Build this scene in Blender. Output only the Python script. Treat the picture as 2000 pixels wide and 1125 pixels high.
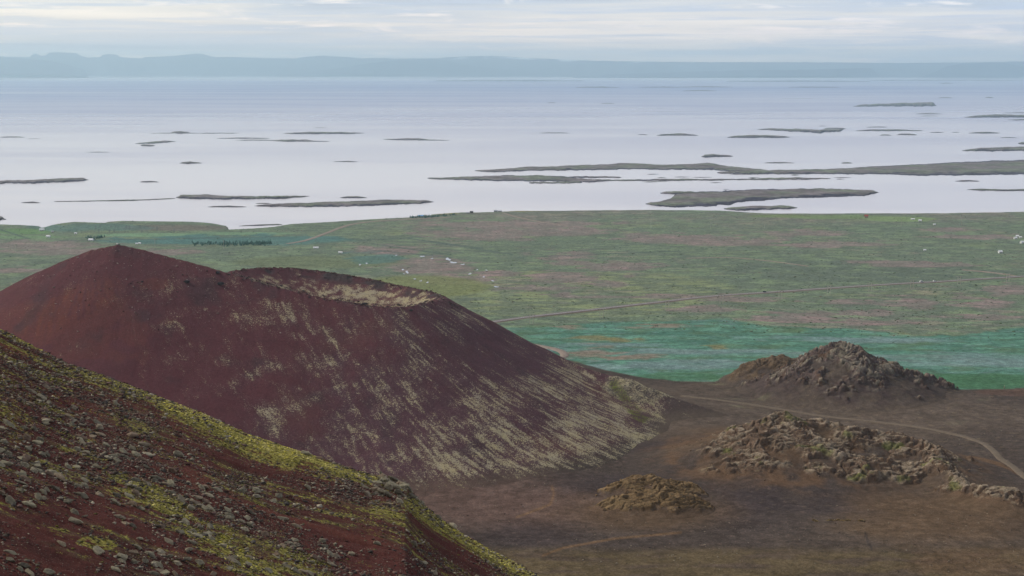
import bpy, bmesh, math, random
import numpy as np
from mathutils import Vector
random.seed(7); RNG = np.random.RandomState(7)
scene = bpy.context.scene
for o in list(bpy.data.objects): bpy.data.objects.remove(o)

# ------------------------------------------------------------------ camera
CH = 380.0; FPX = 2000*50/36.0; PITCH = math.atan((562.5-130)/FPX)
cam_d = bpy.data.cameras.new('camera'); cam = bpy.data.objects.new('camera', cam_d)
scene.collection.objects.link(cam); scene.camera = cam
cam_d.lens = 50; cam_d.sensor_width = 36; cam_d.clip_start = 0.5; cam_d.clip_end = 250000
cam.location = (0, 0, CH); cam.rotation_euler = (math.pi/2-PITCH, 0, 0)

# ------------------------------------------------------------------ world, sun, exposure
SUN_EL, SUN_AZ = math.radians(38), math.radians(-68)      # azimuth from +Y towards +X
w = bpy.data.worlds.new('World'); scene.world = w; w.use_nodes = True
nt = w.node_tree; nt.nodes.clear(); N = nt.nodes; L = nt.links
out = N.new('ShaderNodeOutputWorld'); bg = N.new('ShaderNodeBackground'); bg.inputs['Strength'].default_value = 0.1
sky = N.new('ShaderNodeTexSky'); sky.sky_type = 'NISHITA'; sky.sun_disc = False
sky.sun_elevation = SUN_EL; sky.sun_rotation = SUN_AZ; sky.air_density = 1.0; sky.dust_density = 1.5
tc = N.new('ShaderNodeTexCoord')
def wmap(scale, loc=(0, 0, 0)):
    m = N.new('ShaderNodeMapping'); m.inputs['Scale'].default_value = scale; m.inputs['Location'].default_value = loc
    L.new(tc.outputs['Generated'], m.inputs['Vector']); return m
def wnoise(scale, loc, detail=5, rough=0.55, dist=0.3):
    n = N.new('ShaderNodeTexNoise'); n.inputs['Scale'].default_value = 1; n.inputs['Detail'].default_value = detail
    n.inputs['Roughness'].default_value = rough; n.inputs['Distortion'].default_value = dist
    L.new(wmap(scale, loc).outputs[0], n.inputs['Vector']); return n
def ramp(nodes, links, src, stops, interp='LINEAR'):
    r = nodes.new('ShaderNodeValToRGB'); r.color_ramp.interpolation = interp
    el = r.color_ramp.elements
    while len(el) < len(stops): el.new(0.5)
    for e, (p, c) in zip(el, stops):
        e.position = p; e.color = (c[0], c[1], c[2], 1) if hasattr(c, '__len__') else (c, c, c, 1)
    links.new(src, r.inputs['Fac']); return r
def mixc(nodes, links, fac, a, b, mode='MIX'):
    m = nodes.new('ShaderNodeMix'); m.data_type = 'RGBA'; m.blend_type = mode
    for s, v in ((m.inputs['Factor'], fac), (m.inputs['A'], a), (m.inputs['B'], b)):
        if isinstance(v, bpy.types.NodeSocket): links.new(v, s)
        elif hasattr(v, '__len__'): s.default_value = (*v[:3], 1)
        else: s.default_value = v
    return m.outputs['Result']
def K(c, k=10.0): return tuple(x*k for x in c)
SKYK = 10.6
# layered stratus: broad bands, thinner streaks, bright pink-cream breaks low on the right
bands = wnoise((2.2, 2.2, 75), (3.1, 0, 1.7), 5, 0.5, 0.4)
c1 = ramp(N, L, bands.outputs['Fac'], [(0.34, K((.37, .41, .51), SKYK)), (0.45, K((.56, .57, .61), SKYK)), (0.54, K((.78, .72, .66), SKYK)), (0.68, K((.94, .85, .75), SKYK))])
streak = wnoise((7, 7, 210), (0.4, 2, 5.2), 6, 0.6, 0.6)
s1 = ramp(N, L, streak.outputs['Fac'], [(0.45, 0.0), (0.62, .85)])
sepn = N.new('ShaderNodeSeparateXYZ'); L.new(tc.outputs['Generated'], sepn.inputs[0])
side = N.new('ShaderNodeMapRange'); L.new(sepn.outputs['X'], side.inputs['Value'])
side.inputs['From Min'].default_value = -0.34; side.inputs['From Max'].default_value = 0.34
tint = ramp(N, L, side.outputs[0], [(0.0, (1.03, 1.01, .97)), (0.45, (.99, .985, 1.0)), (1.0, (.90, .95, 1.04))])
c2 = mixc(N, L, s1.outputs[0], c1.outputs[0], K((.52, .56, .66), SKYK))
puff = wnoise((16, 16, 130), (5.5, 1, 0.3), 7, 0.62, 0.5)
p1 = ramp(N, L, puff.outputs['Fac'], [(0.56, 0.0), (0.70, 0.9)])
c3 = mixc(N, L, p1.outputs[0], c2, K((1.0, .88, .80), SKYK))
c4 = mixc(N, L, 1.0, c3, tint.outputs[0], 'MULTIPLY')
upm = N.new('ShaderNodeMapRange'); L.new(sepn.outputs['Z'], upm.inputs['Value'])
upm.inputs['From Min'].default_value = 0.05; upm.inputs['From Max'].default_value = 0.5
upc = ramp(N, L, upm.outputs[0], [(0.0, (1, 1, 1)), (0.35, (.72, .76, .86)), (1.0, (.58, .58, .60))])
c5 = mixc(N, L, 1.0, c4, upc.outputs[0], 'MULTIPLY')
lowm = N.new('ShaderNodeMapRange'); L.new(sepn.outputs['Z'], lowm.inputs['Value']); lowm.inputs['From Min'].default_value = 0.0; lowm.inputs['From Max'].default_value = 0.04
lowc = ramp(N, L, lowm.outputs[0], [(0.0, (1.42, 1.14, .96)), (1.0, (1, 1, 1))])
c5 = mixc(N, L, 1.0, c5, lowc.outputs[0], 'MULTIPLY')
fin = mixc(N, L, 0.88, sky.outputs['Color'], c5)
L.new(fin, bg.inputs['Color']); L.new(bg.outputs[0], out.inputs['Surface'])

sd = bpy.data.lights.new('sun', 'SUN'); sd.energy = 2.7; sd.angle = math.radians(7); sd.color = (1.0, .93, .82)
so = bpy.data.objects.new('sun', sd); scene.collection.objects.link(so)
sv = Vector((math.sin(SUN_AZ)*math.cos(SUN_EL), math.cos(SUN_AZ)*math.cos(SUN_EL), math.sin(SUN_EL)))
so.rotation_euler = sv.to_track_quat('Z', 'Y').to_euler(); so.location = (-200, 200, 700)
scene.cycles.volume_bounces = 3
scene.view_settings.view_transform = 'Standard'; scene.view_settings.look = 'None'
scene.view_settings.exposure = 0.4; scene.view_settings.gamma = 1.0
HAZE = 3.3e-5

# ------------------------------------------------------------------ projection helpers (real distances from measured pixels)
SP, CP = math.sin(PITCH), math.cos(PITCH)
def ray(px, py):
    a = (np.asarray(px, float)-1000)/FPX; b = (562.5-np.asarray(py, float))/FPX
    return a, CP+b*SP, -SP+b*CP
def P(px, py, D):
    a, yy, zz = ray(px, py); return np.array([a*D/yy, D+0*a, CH+zz*D/yy])
def G(px, py, z=0.0):
    a, yy, zz = ray(px, py); t = (z-CH)/zz; return a*t, yy*t
def toP(x, y, z):
    dz = z-CH; f = y*CP-dz*SP; u = dz*CP+y*SP
    return 1000+FPX*x/f, 562.5-FPX*u/f

# ------------------------------------------------------------------ noise
def perlin(x, y, seed=0):
    r = np.random.RandomState(seed); perm = r.permutation(512); perm = np.concatenate([perm, perm])
    ang = r.rand(512)*2*np.pi; gx, gy = np.cos(ang), np.sin(ang)
    xi = np.floor(x).astype(np.int64); yi = np.floor(y).astype(np.int64); xf = x-xi; yf = y-yi
    def g(ix, iy, dx, dy):
        h = perm[(perm[ix & 511]+iy) & 511]; return gx[h]*dx+gy[h]*dy
    u = xf**3*(xf*(xf*6-15)+10); v = yf**3*(yf*(yf*6-15)+10)
    a = g(xi, yi, xf, yf); b = g(xi+1, yi, xf-1, yf); c = g(xi, yi+1, xf, yf-1); d = g(xi+1, yi+1, xf-1, yf-1)
    return 1.5*((a*(1-u)+b*u)*(1-v)+(c*(1-u)+d*u)*v)
def fbm(x, y, s, o=4, seed=0, gain=0.5, ridged=False):
    t = 0; a = 1; tot = 0; x = x/s; y = y/s
    for k in range(o):
        n = perlin(x*2**k+17.3*k, y*2**k+5.1*k, seed+k)
        if ridged: n = 1-2*np.abs(n)
        t = t+a*n; tot += a; a *= gain
    return t/tot
def worley(x, y, s, seed=0):
    r = np.random.RandomState(seed); tab = r.rand(4096, 3); x = x/s; y = y/s; xi = np.floor(x).astype(np.int64); yi = np.floor(y).astype(np.int64)
    f1 = np.full(x.shape, 9.0); f2 = np.full(x.shape, 9.0); cr = np.zeros(x.shape)
    for i in (-1, 0, 1):
        for j in (-1, 0, 1):
            t = tab[((xi+i)*73+(yi+j)*911) & 4095]; d = np.hypot(xi+i+t[..., 0]-x, yi+j+t[..., 1]-y)
            nr = d < f1; f2 = np.where(nr, f1, np.minimum(f2, d)); cr = np.where(nr, t[..., 2], cr); f1 = np.where(nr, d, f1)
    return f2-f1, cr
def ss(x, a, b):
    t = np.clip((x-a)/(b-a), 0, 1); return t*t*(3-2*t)
def lerp(a, b, t): return a+(b-a)*t
def mixv(col, c, m):
    m = np.clip(m, 0, 1)[..., None]; return col*(1-m)+np.asarray(c, float)*m

# ------------------------------------------------------------------ object helpers
def tag(o, label=None, cat=None, group=None, kind=None):
    if label: o['label'] = label
    if cat: o['category'] = cat
    if group: o['group'] = group
    if kind: o['kind'] = kind
    return o
def link(name, me, mat, parent=None, smooth=False):
    o = bpy.data.objects.new(name, me); scene.collection.objects.link(o)
    if mat and not me.materials: me.materials.append(mat)
    if parent: o.parent = parent
    if smooth: me.shade_smooth()
    return o
def np_mesh(name, V, F, attrs=None, cols=None):
    me = bpy.data.meshes.new(name); V = np.ascontiguousarray(V, dtype=np.float32); F = np.ascontiguousarray(F, dtype=np.int32)
    k = F.shape[1]; me.vertices.add(len(V)); me.vertices.foreach_set('co', V.ravel())
    me.loops.add(F.size); me.loops.foreach_set('vertex_index', F.ravel())
    me.polygons.add(len(F)); me.polygons.foreach_set('loop_start', np.arange(0, F.size, k, dtype=np.int32))
    me.update(calc_edges=True)
    for n, a in (attrs or {}).items():
        at = me.attributes.new(n, 'FLOAT', 'POINT'); at.data.foreach_set('value', np.ascontiguousarray(a, dtype=np.float32).ravel())
    if cols is not None:
        at = me.attributes.new('Col', 'FLOAT_COLOR', 'POINT')
        c = np.ones((len(V), 4), np.float32); c[:, :3] = cols.reshape(-1, 3); at.data.foreach_set('color', c.ravel())
    return me
def grid_faces(nr, nc):
    i = np.arange(nr-1)[:, None]*nc+np.arange(nc-1)[None, :]; i = i.ravel()
    return np.stack([i, i+1, i+nc+1, i+nc], 1)
def grid_obj(name, X, Y, Z, mat, attrs=None, cols=None, keep=None, smooth=True, flip=False):
    nr, nc = X.shape; F = grid_faces(nr, nc)
    if flip: F = F[:, ::-1]
    V = np.stack([X.ravel(), Y.ravel(), Z.ravel()], 1)
    if keep is not None:
        k = keep.ravel(); F = F[k[F].any(1)]
        used = np.zeros(len(V), bool); used[F.ravel()] = True; idx = np.cumsum(used)-1
        V = V[used]; F = idx[F]
        attrs = {n: a.ravel()[used] for n, a in (attrs or {}).items()}
        if cols is not None: cols = cols.reshape(-1, 3)[used]
    me = np_mesh(name, V, F, attrs, cols); return link(name, me, mat, smooth=smooth)

# ------------------------------------------------------------------ materials
def new_mat(name):
    m = bpy.data.materials.new(name); m.use_nodes = True; b = m.node_tree.nodes['Principled BSDF']
    b.inputs['Specular IOR Level'].default_value = 0.02; return m, m.node_tree.nodes, m.node_tree.links, b
def noise(n, l, scale, detail=4, rough=0.6, vec=None, dist=0.0):
    t = n.new('ShaderNodeTexNoise'); t.inputs['Scale'].default_value = scale; t.inputs['Detail'].default_value = detail
    t.inputs['Roughness'].default_value = rough; t.inputs['Distortion'].default_value = dist
    if vec is None:
        tc = n.new('ShaderNodeTexCoord'); vec = tc.outputs['Object']
    l.new(vec, t.inputs['Vector']); return t.outputs['Fac']
def attr(n, name, col=False):
    a = n.new('ShaderNodeAttribute'); a.attribute_name = name; return a.outputs['Color' if col else 'Fac']
def bump(n, l, b, h, dist, strength=1.0):
    bp = n.new('ShaderNodeBump'); bp.inputs['Distance'].default_value = dist; bp.inputs['Strength'].default_value = strength
    l.new(h, bp.inputs['Height']); l.new(bp.outputs[0], b.inputs['Normal'])
def terrain_mat(name, scales, contrast, bscale, bdist, rough=0.95):
    """vertex colour of the surface itself, broken up by fine noise at several scales, plus bump"""
    m, n, l, b = new_mat(name); col = attr(n, 'Col', True)
    for s, c in zip(scales, contrast):
        f = noise(n, l, s, 3, 0.65)
        r = ramp(n, l, f, [(0.36, 1-c), (0.64, 1+c)]); col = mixc(n, l, 1.0, col, r.outputs[0], 'MULTIPLY')
    l.new(col, b.inputs['Base Color']); b.inputs['Roughness'].default_value = rough
    bump(n, l, b, noise(n, l, bscale, 5, 0.65), bdist); return m
def flat_mat(name, c, rough=0.7, metal=0.0, var=0.12, scale=3.0):
    m, n, l, b = new_mat(name)
    r = ramp(n, l, noise(n, l, scale, 4), [(0.3, K(c, 1-var)), (0.7, K(c, 1+var))])
    l.new(r.outputs[0], b.inputs['Base Color']); b.inputs['Roughness'].default_value = rough; b.inputs['Metallic'].default_value = metal
    return m

M_ground = terrain_mat('ground_cover', (0.035, 0.15, 0.7), (0.13, 0.24, 0.26), 0.5, 0.5)
M_hill = terrain_mat('lava_rock_hill', (0.2, 1.0), (0.20, 0.25), 0.7, 0.35)
M_isle = terrain_mat('island_turf', (0.01, 0.05), (0.25, 0.25), 0.05, 1.0)
M_mount = terrain_mat('mountain_rock', (0.0008, 0.003), (0.1, 0.1), 0.002, 40)

# scoria cone: dark red cinder, moss streaks thresholded from a streak attribute
def cone_mat():
    m, n, l, b = new_mat('red_scoria_cone'); col = attr(n, 'Col', True)
    for s, c in ((0.07, 0.07), (0.45, 0.16), (1.6, 0.22)):
        r = ramp(n, l, noise(n, l, s, 3, 0.65), [(0.3, 1-c), (0.7, 1+c)]); col = mixc(n, l, 1.0, col, r.outputs[0], 'MULTIPLY')
    fine = noise(n, l, 0.75, 6, 0.82)
    ad = n.new('ShaderNodeMath'); ad.operation = 'MULTIPLY_ADD'; l.new(fine, ad.inputs[0]); ad.inputs[1].default_value = 3.4
    l.new(attr(n, 'moss'), ad.inputs[2])
    mk = ramp(n, l, ad.outputs[0], [(0.86, 0.0), (1.0, 0.80)])
    mc = mixc(n, l, ramp(n, l, noise(n, l, 0.12, 3), [(0.35, 0.0), (0.7, 1.0)]).outputs[0], (.31, .28, .20), (.36, .32, .18))
    mc = mixc(n, l, attr(n, 'green'), mc, (.12, .15, .02))
    col = mixc(n, l, mk.outputs[0], col, mc)
    l.new(col, b.inputs['Base Color']); b.inputs['Roughness'].default_value = 0.95
    bump(n, l, b, noise(n, l, 0.8, 5, 0.7), 0.7); return m
M_cone = cone_mat()

def slope_mat():
    m, n, l, b = new_mat('scoria_scree_slope'); col = attr(n, 'Col', True)
    for s, c in ((0.6, 0.12), (4.0, 0.25), (14.0, 0.35)):
        r = ramp(n, l, noise(n, l, s, 4, 0.7), [(0.3, 1-c), (0.7, 1+c)]); col = mixc(n, l, 1.0, col, r.outputs[0], 'MULTIPLY')
    grit = n.new('ShaderNodeTexVoronoi'); grit.inputs['Scale'].default_value = 7.0
    tcn = n.new('ShaderNodeTexCoord'); l.new(tcn.outputs['Object'], grit.inputs['Vector'])
    gr = ramp(n, l, grit.outputs['Distance'], [(0.18, 1.0), (0.26, 0.0)])
    sel = n.new('ShaderNodeSeparateColor'); l.new(grit.outputs['Color'], sel.inputs[0])
    sr = ramp(n, l, sel.outputs[0], [(0.62, 0.0), (0.66, 0.8)])
    gm = mixc(n, l, 1.0, gr.outputs[0], sr.outputs[0], 'MULTIPLY')
    col = mixc(n, l, gm, col, (.15, .13, .11))
    fine = noise(n, l, 3.5, 4, 0.75)
    ad = n.new('ShaderNodeMath'); ad.operation = 'MULTIPLY_ADD'; l.new(fine, ad.inputs[0]); ad.inputs[1].default_value = 1.2
    l.new(attr(n, 'moss'), ad.inputs[2]); mk = ramp(n, l, ad.outputs[0], [(0.92, 0.0), (1.0, 0.95)])
    mc = ramp(n, l, noise(n, l, 2.0, 4, 0.7), [(0.3, (.09, .085, .02)), (0.5, (.20, .18, .045)), (0.7, (.36, .33, .10))])
    col = mixc(n, l, mk.outputs[0], col, mc.outputs[0])
    l.new(col, b.inputs['Base Color']); b.inputs['Roughness'].default_value = 0.95
    bump(n, l, b, noise(n, l, 5.0, 6, 0.75), 0.12); return m
M_slope = slope_mat()
def rock_mat(name, objrand):
    m, n, l, b = new_mat(name)
    if objrand:
        oi = n.new('ShaderNodeObjectInfo')
        base = ramp(n, l, oi.outputs['Random'], [(0.0, (.11, .10, .075)), (0.3, (.18, .165, .12)), (0.6, (.24, .22, .155)), (0.85, (.16, .115, .085)), (1.0, (.30, .275, .20))]).outputs[0]
    else: base = attr(n, 'Col', True)
    base = mixc(n, l, 1.0, base, ramp(n, l, noise(n, l, 2.5 if objrand else 1.2, 6, 0.7), [(0.3, .62), (0.7, 1.35)]).outputs[0], 'MULTIPLY')
    lich = ramp(n, l, noise(n, l, 3.3 if objrand else 0.9, 4, 0.7), [(0.6, 0.0), (0.7, 0.4)])
    base = mixc(n, l, lich.outputs[0], base, (.20, .19, .06))
    l.new(base, b.inputs['Base Color']); b.inputs['Roughness'].default_value = 0.9
    bump(n, l, b, noise(n, l, 5.0, 6, 0.7), 0.08 if objrand else 0.04); return m
M_rock = rock_mat('grey_lava_boulder', True); M_scree = rock_mat('grey_lava_scree', False)

def sea_mat():
    m, n, l, b = new_mat('sea_water')
    tcn = n.new('ShaderNodeTexCoord')
    mp = n.new('ShaderNodeMapping'); mp.inputs['Scale'].default_value = (0.00004, 0.00010, 1); mp.inputs['Location'].default_value = (0.3, 0.2, 0)
    l.new(tcn.outputs['Object'], mp.inputs['Vector'])
    big = noise(n, l, 1.0, 4, 0.55, mp.outputs[0], 0.4)
    mp2 = n.new('ShaderNodeMapping'); mp2.inputs['Scale'].default_value = (0.00025, 0.0011, 1); l.new(tcn.outputs['Object'], mp2.inputs['Vector'])
    st = noise(n, l, 1.0, 5, 0.6, mp2.outputs[0], 0.6)
    # rougher far out; dark ruffle tone and pale inshore sky sheen painted into colour
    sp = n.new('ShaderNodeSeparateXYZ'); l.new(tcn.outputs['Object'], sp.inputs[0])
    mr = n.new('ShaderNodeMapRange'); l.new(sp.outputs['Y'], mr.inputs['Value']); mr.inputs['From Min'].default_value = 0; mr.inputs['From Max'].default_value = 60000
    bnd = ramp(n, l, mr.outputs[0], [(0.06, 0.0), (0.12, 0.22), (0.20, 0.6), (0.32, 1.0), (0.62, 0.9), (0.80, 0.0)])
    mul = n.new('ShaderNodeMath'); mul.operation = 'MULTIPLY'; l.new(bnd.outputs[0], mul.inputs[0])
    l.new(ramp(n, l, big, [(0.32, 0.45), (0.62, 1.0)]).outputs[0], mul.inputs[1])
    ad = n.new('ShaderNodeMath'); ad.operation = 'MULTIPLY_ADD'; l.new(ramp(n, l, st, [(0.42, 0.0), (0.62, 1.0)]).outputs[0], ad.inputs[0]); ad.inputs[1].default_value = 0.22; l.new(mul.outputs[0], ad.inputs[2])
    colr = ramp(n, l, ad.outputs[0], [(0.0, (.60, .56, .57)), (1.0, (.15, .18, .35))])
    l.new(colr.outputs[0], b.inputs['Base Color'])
    rr = n.new('ShaderNodeMapRange'); l.new(ad.outputs[0], rr.inputs['Value']); rr.inputs['To Min'].default_value = 0.16; rr.inputs['To Max'].default_value = 0.38
    l.new(rr.outputs[0], b.inputs['Roughness']); b.inputs['IOR'].default_value = 1.33; b.inputs['Specular IOR Level'].default_value = 0.5
    return m
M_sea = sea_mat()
M_pond = flat_mat('pond_water', (.25, .27, .3), 0.05); M_pond.node_tree.nodes['Principled BSDF'].inputs['Specular IOR Level'].default_value = 1.0
M_gravel = flat_mat('pale_gravel', (.22, .18, .155), 0.95, var=0.2, scale=0.3)
M_track = flat_mat('packed_cinder', (.125, .100, .078), 0.95, var=0.2, scale=0.4)
M_asphalt = flat_mat('worn_asphalt', (.19, .17, .18), 0.9, var=0.12, scale=0.1)
M_verge = flat_mat('gravel_verge', (.15, .125, .10), 0.95, var=0.25, scale=0.1)
M_line = flat_mat('road_paint', (.7, .7, .66), 0.7)
M_white = flat_mat('white_painted_wall', (.62, .62, .60), 0.6, var=0.04)
M_red = flat_mat('red_iron_roof', (.30, .07, .05), 0.5); M_grey = flat_mat('grey_iron_roof', (.35, .37, .40), 0.5)
M_blue = flat_mat('blue_iron_roof', (.20, .38, .60), 0.5); M_wroof = flat_mat('white_iron_roof', (.66, .67, .69), 0.45, var=0.03)
M_glass = flat_mat('dark_glass', (.03, .04, .05), 0.1); M_wood = flat_mat('weathered_timber', (.30, .28, .24), 0.85)
M_tyre = flat_mat('black_rubber', (.02, .02, .02), 0.8); M_dark = flat_mat('dark_car_paint', (.03, .035, .05), 0.3)
M_cwhite = flat_mat('white_car_paint', (.82, .82, .82), 0.25, var=0.02); M_steel = flat_mat('galvanised_steel', (.45, .46, .47), 0.4, 0.6)
M_leaf = flat_mat('conifer_foliage', (.045, .10, .085), 0.9, var=0.35, scale=0.2); M_bark = flat_mat('bark', (.08, .06, .045), 0.9)
M_black = flat_mat('black_lava', (.035, .032, .035), 0.95, var=0.3, scale=1.5)
M_mossm = flat_mat('yellow_moss', (.28, .25, .045), 0.95, var=0.4, scale=4.0)

# ------------------------------------------------------------------ ground height
CO = np.array([(-400, 442), (0, 437), (40, 438), (75, 440), (82, 444), (100, 440), (145, 435), (205, 437), (212, 435), (240, 433), (370, 435), (425, 438), (443, 440.5), (448, 447.5), (490, 445.5), (535, 442), (570, 436.5), (650, 432), (730, 427), (800, 423), (850, 417), (900, 413.5), (960, 413), (1010, 411), (1270, 409), (1400, 410), (1500, 416), (1700, 416), (1850, 415), (2000, 413), (2500, 412)], float)
def Zbase(x, y):
    z = np.interp(y, [0, 700, 900, 1000, 1100, 1300, 1500, 2000, 3000, 3700, 8000], [90, 76, 69, 64, 60, 55, 46, 34, 14, 7, 5])
    return z
def Zg(x, y):
    x = np.asarray(x, float); y = np.asarray(y, float); z = Zbase(x, y)
    near = ss(y, 1700, 1300)
    z = z+fbm(x, y, 260, 3, 11)*(1.6+4.0*near)+fbm(x, y, 45, 3, 15)*(0.5+0.5*near)
    px, py = toP(x, y, z)
    co = np.interp(px, CO[:, 0], CO[:, 1])+fbm(x, y, 170, 4, 21)*1.1
    e = py-co; bluffn = 0
    bl = ss(px, 60, 130)*ss(px, 460, 400)            # low bluff on the left shore
    z = z+bl*7*ss(e, 0.3, 4)*ss(e, 26, 8)
    z = lerp(np.minimum(z, -3.0), z, ss(e, -0.6, 0.9))
    return z
def ground_pt(px, py):
    px = np.asarray(px, float); py = np.asarray(py, float); z = np.full(px.shape, 40.0)
    for _ in range(25):
        x, y = G(px, py, z); z = 0.4*z+0.6*Zbase(x, y)
    return x, y

# ------------------------------------------------------------------ ground colours
GREEN = (.126, .175, .102); OLIVE = (.165, .200, .098); MAUVE = (.215, .152, .148); TEAL = (.095, .205, .150); LILAC = (.170, .225, .240)
DKHEATH = (.075, .100, .078); SCORIA = (.066, .052, .046); BROWN = (.105, .068, .040); TEAL2 = (.05, .125, .115)
def ell(px, py, cx, cy, rx, ry, n=0, nz=0.0): return ss(1-np.hypot((px-cx)/rx, (py-cy)/ry)+n*nz, -0.12, 0.16)
def soft(px, py, cx, cy, rx, ry, n=0, nz=0.0): return ss(1-np.hypot((px-cx)/rx, (py-cy)/ry)+n*nz, -0.35, 0.65)
PATCH = [  # mauve-brown bare heath (px, py, rx, ry)
 (960, 455, 110, 14), (1080, 452, 120, 9), (1010, 438, 190, 7), (830, 520, 85, 16), (890, 548, 70, 12), (965, 534, 70, 5), (1110, 543, 75, 9), (1105, 500, 55, 9), (1195, 519, 85, 8), (1050, 562, 80, 5), (1190, 555, 40, 4), (760, 490, 60, 8),
 (1330, 466, 110, 9), (1560, 455, 80, 5), (1420, 475, 110, 5), (1620, 478, 130, 5), (1480, 468, 60, 4), (1900, 462, 90, 4), (1860, 450, 60, 4), (1800, 517, 110, 6), (1258, 542, 11, 4), (60, 478, 130, 9), (150, 492, 130, 6), (30, 530, 80, 5), (330, 492, 60, 6),
 (1975, 566, 45, 12), (1780, 592, 55, 9), (1930, 592, 50, 9), (1925, 617, 60, 7), (1700, 612, 45, 6), (1545, 622, 90, 8), (1600, 610, 110, 4), (1380, 605, 60, 6), (1365, 652, 75, 10), (1240, 578, 150, 4), (1430, 585, 100, 5), (1660, 590, 80, 4),
 (1160, 690, 55, 12), (1240, 697, 70, 5), (1290, 637, 60, 4), (1120, 640, 30, 3), (1700, 631, 90, 5)]
OCHRE = [(1150, 660, 40, 5), (1235, 662, 20, 4), (1190, 663, 30, 4), (1410, 679, 24, 4), (1800, 650, 70, 5), (1860, 642, 60, 4), (1620, 633, 60, 3), (1300, 432, 32, 2.0)]
FIELD = [(1640, 424, 110, 4, (.125, .185, .075)), (1760, 428, 70, 5, (.15, .22, .085)), (1520, 422, 60, 3, (.12, .17, .06)), (300, 459, 120, 3.5, (.13, .23, .13)), (470, 456, 110, 3, (.12, .21, .12)), (45, 452, 55, 6, (.085, .17, .06)), (45, 463, 95, 3, (.11, .19, .09)), (1000, 412, 60, 1.5, (.16, .14, .05)), (860, 417, 40, 2, (.16, .15, .05)),
 (340, 445, 110, 6, (.115, .10, .085)), (620, 512, 170, 12, (.10, .125, .065)), (820, 560, 140, 22, (.13, .15, .055))]
def cols_ground(x, y, z, px, py):
    n1 = fbm(x, y, 190, 5, 31); n2 = fbm(x, y, 60, 5, 41); n3 = fbm(x*0.5, y, 24, 4, 51); n4 = fbm(x, y, 420, 4, 61)
    c = np.zeros(px.shape+(3,))+np.array(GREEN)
    c = mixv(c, OLIVE, ss(n1+0.5*n2+0.9*ell(px, py, 1050, 575, 420, 45)-0.35, -0.25, 0.35))
    c = mixv(c, DKHEATH, ss(n2+0.6*n3+0.5*ell(px, py, 1700, 530, 280, 22)-0.05, 0.12, 0.5)*0.75)
    c = mixv(c, MAUVE, 0.55*ss(py, 470, 425)*ss(n4+n2*0.6, -0.25, 0.35)*ss(px, 650, 850))
    c = mixv(c, MAUVE, 0.5*ss(n4*0.7+n3*0.8, 0.12, 0.45))
    n5 = fbm(x*.6, y, 13, 3, 55); n6 = fbm(x*.45, y*1.1, 34, 5, 57, .6, True)
    far = ss(py, 415, 640)
    c = mixv(c, DKHEATH, .7*ss(n6+.5*n2, .22, .5)); c = mixv(c, (.15, .175, .085), .25*ss(n5+.5*n1-.2*n6, .1, .45))
    wx = px+n1*60+n2*34+n3*14; wy = py+n1*6+n2*5+n3*4
    m = 0
    for (a, b_, rx, ry) in PATCH: m = np.maximum(m, ell(wx, wy, a, b_, rx*1.05, ry*1.05, n3+n2*.7, 0.8))
    c = mixv(c, MAUVE, m*1.0*(.9+.4*n5)); c = mixv(c, (.075, .07, .06), ss(m, .1, .5)*ss(m, .95, .5)*.55*ss(n3, -.2, .2)); c = mixv(c, DKHEATH, .5*m*ss(n6, .2, .5))
    for (a, b_, rx, ry, q) in FIELD: c = mixv(c, q, 0.85*ell(px+n2*6, py+n2*0.6, a, b_, rx, ry))
    # teal shrub land on the left, behind the cone
    c = mixv(c, TEAL2, 0.9*ell(wx, wy, 480, 468, 210, 9, n2, 0.4)+0.8*ell(wx, wy, 330, 470, 160, 5)); c = mixv(c, TEAL2, 0.7*ell(wx, wy, 730, 505, 60, 11, n2, 0.5))
    c = mixv(c, TEAL2, 0.55*ell(wx, wy, 180, 445, 120, 8))
    # ditches and hay-meadow strips on the shore meadow
    for a in (184, 192, 213, 222, 244, 250, 277, 309, 341): c = mixv(c, (.05, .06, .06), 0.8*ss(np.abs(px-a-(455-py)*0.25*np.sign(260-a)), 1.6, 0.5)*ss(py, 439, 441)*ss(py, 455, 453))
    for (ax, ay, bx, by) in ((0, 448, 55, 466), (700, 470, 820, 463), (800, 466, 1000, 497), (728, 476, 880, 498), (840, 471, 940, 485), (1010, 503, 1330, 490), (120, 470, 560, 462), (720, 488, 880, 503)):
        t = np.clip(((px-ax)*(bx-ax)+(py-ay)*36*(by-ay))/((bx-ax)**2+36*(by-ay)**2), 0, 1)
        c = mixv(c, (.045, .07, .065), 0.75*ss(np.hypot((px-ax-t*(bx-ax))/6, py-ay-t*(by-ay)), 1.1, 0.4))
    c = (c*.84+np.array((.135, .140, .130))*.16)*1.10
    # lupin country: teal green with lilac drifts
    lu = np.interp(px, [0, 950, 1050, 1180, 1300, 1420, 1480, 1560, 1640, 1720, 1790, 1880, 1940, 2000, 2400], [642, 640, 640, 628, 628, 622, 634, 640, 640, 648, 652, 650, 640, 634, 630])
    lm = ss(py+n1*9+n2*7+n3*3-lu, -2, 3)
    nl = fbm(x*0.35, y*1.3, 30, 5, 71); nl2 = fbm(x*0.25+0.2*y, y, 75, 4, 75)
    teal = mixv(np.zeros_like(c)+np.array(TEAL), (.045, .115, .085), ss(nl+0.4*n3, 0.1, 0.55)*0.75)
    teal = mixv(teal, (.045, .11, .085), .6*ss(n6+.4*n3, .2, .5)); teal = mixv(teal, LILAC, .35*ss(n5+.6*nl2, .1, .4)); teal = mixv(teal, (.085, .135, .075), .55*ss(n3+.5*n1, -.1, .4)); teal = mixv(teal, (.10, .145, .07), 0.6*ss(n1+n2*.6, 0.1, 0.45)*ss(py, 690, 660))
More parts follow.
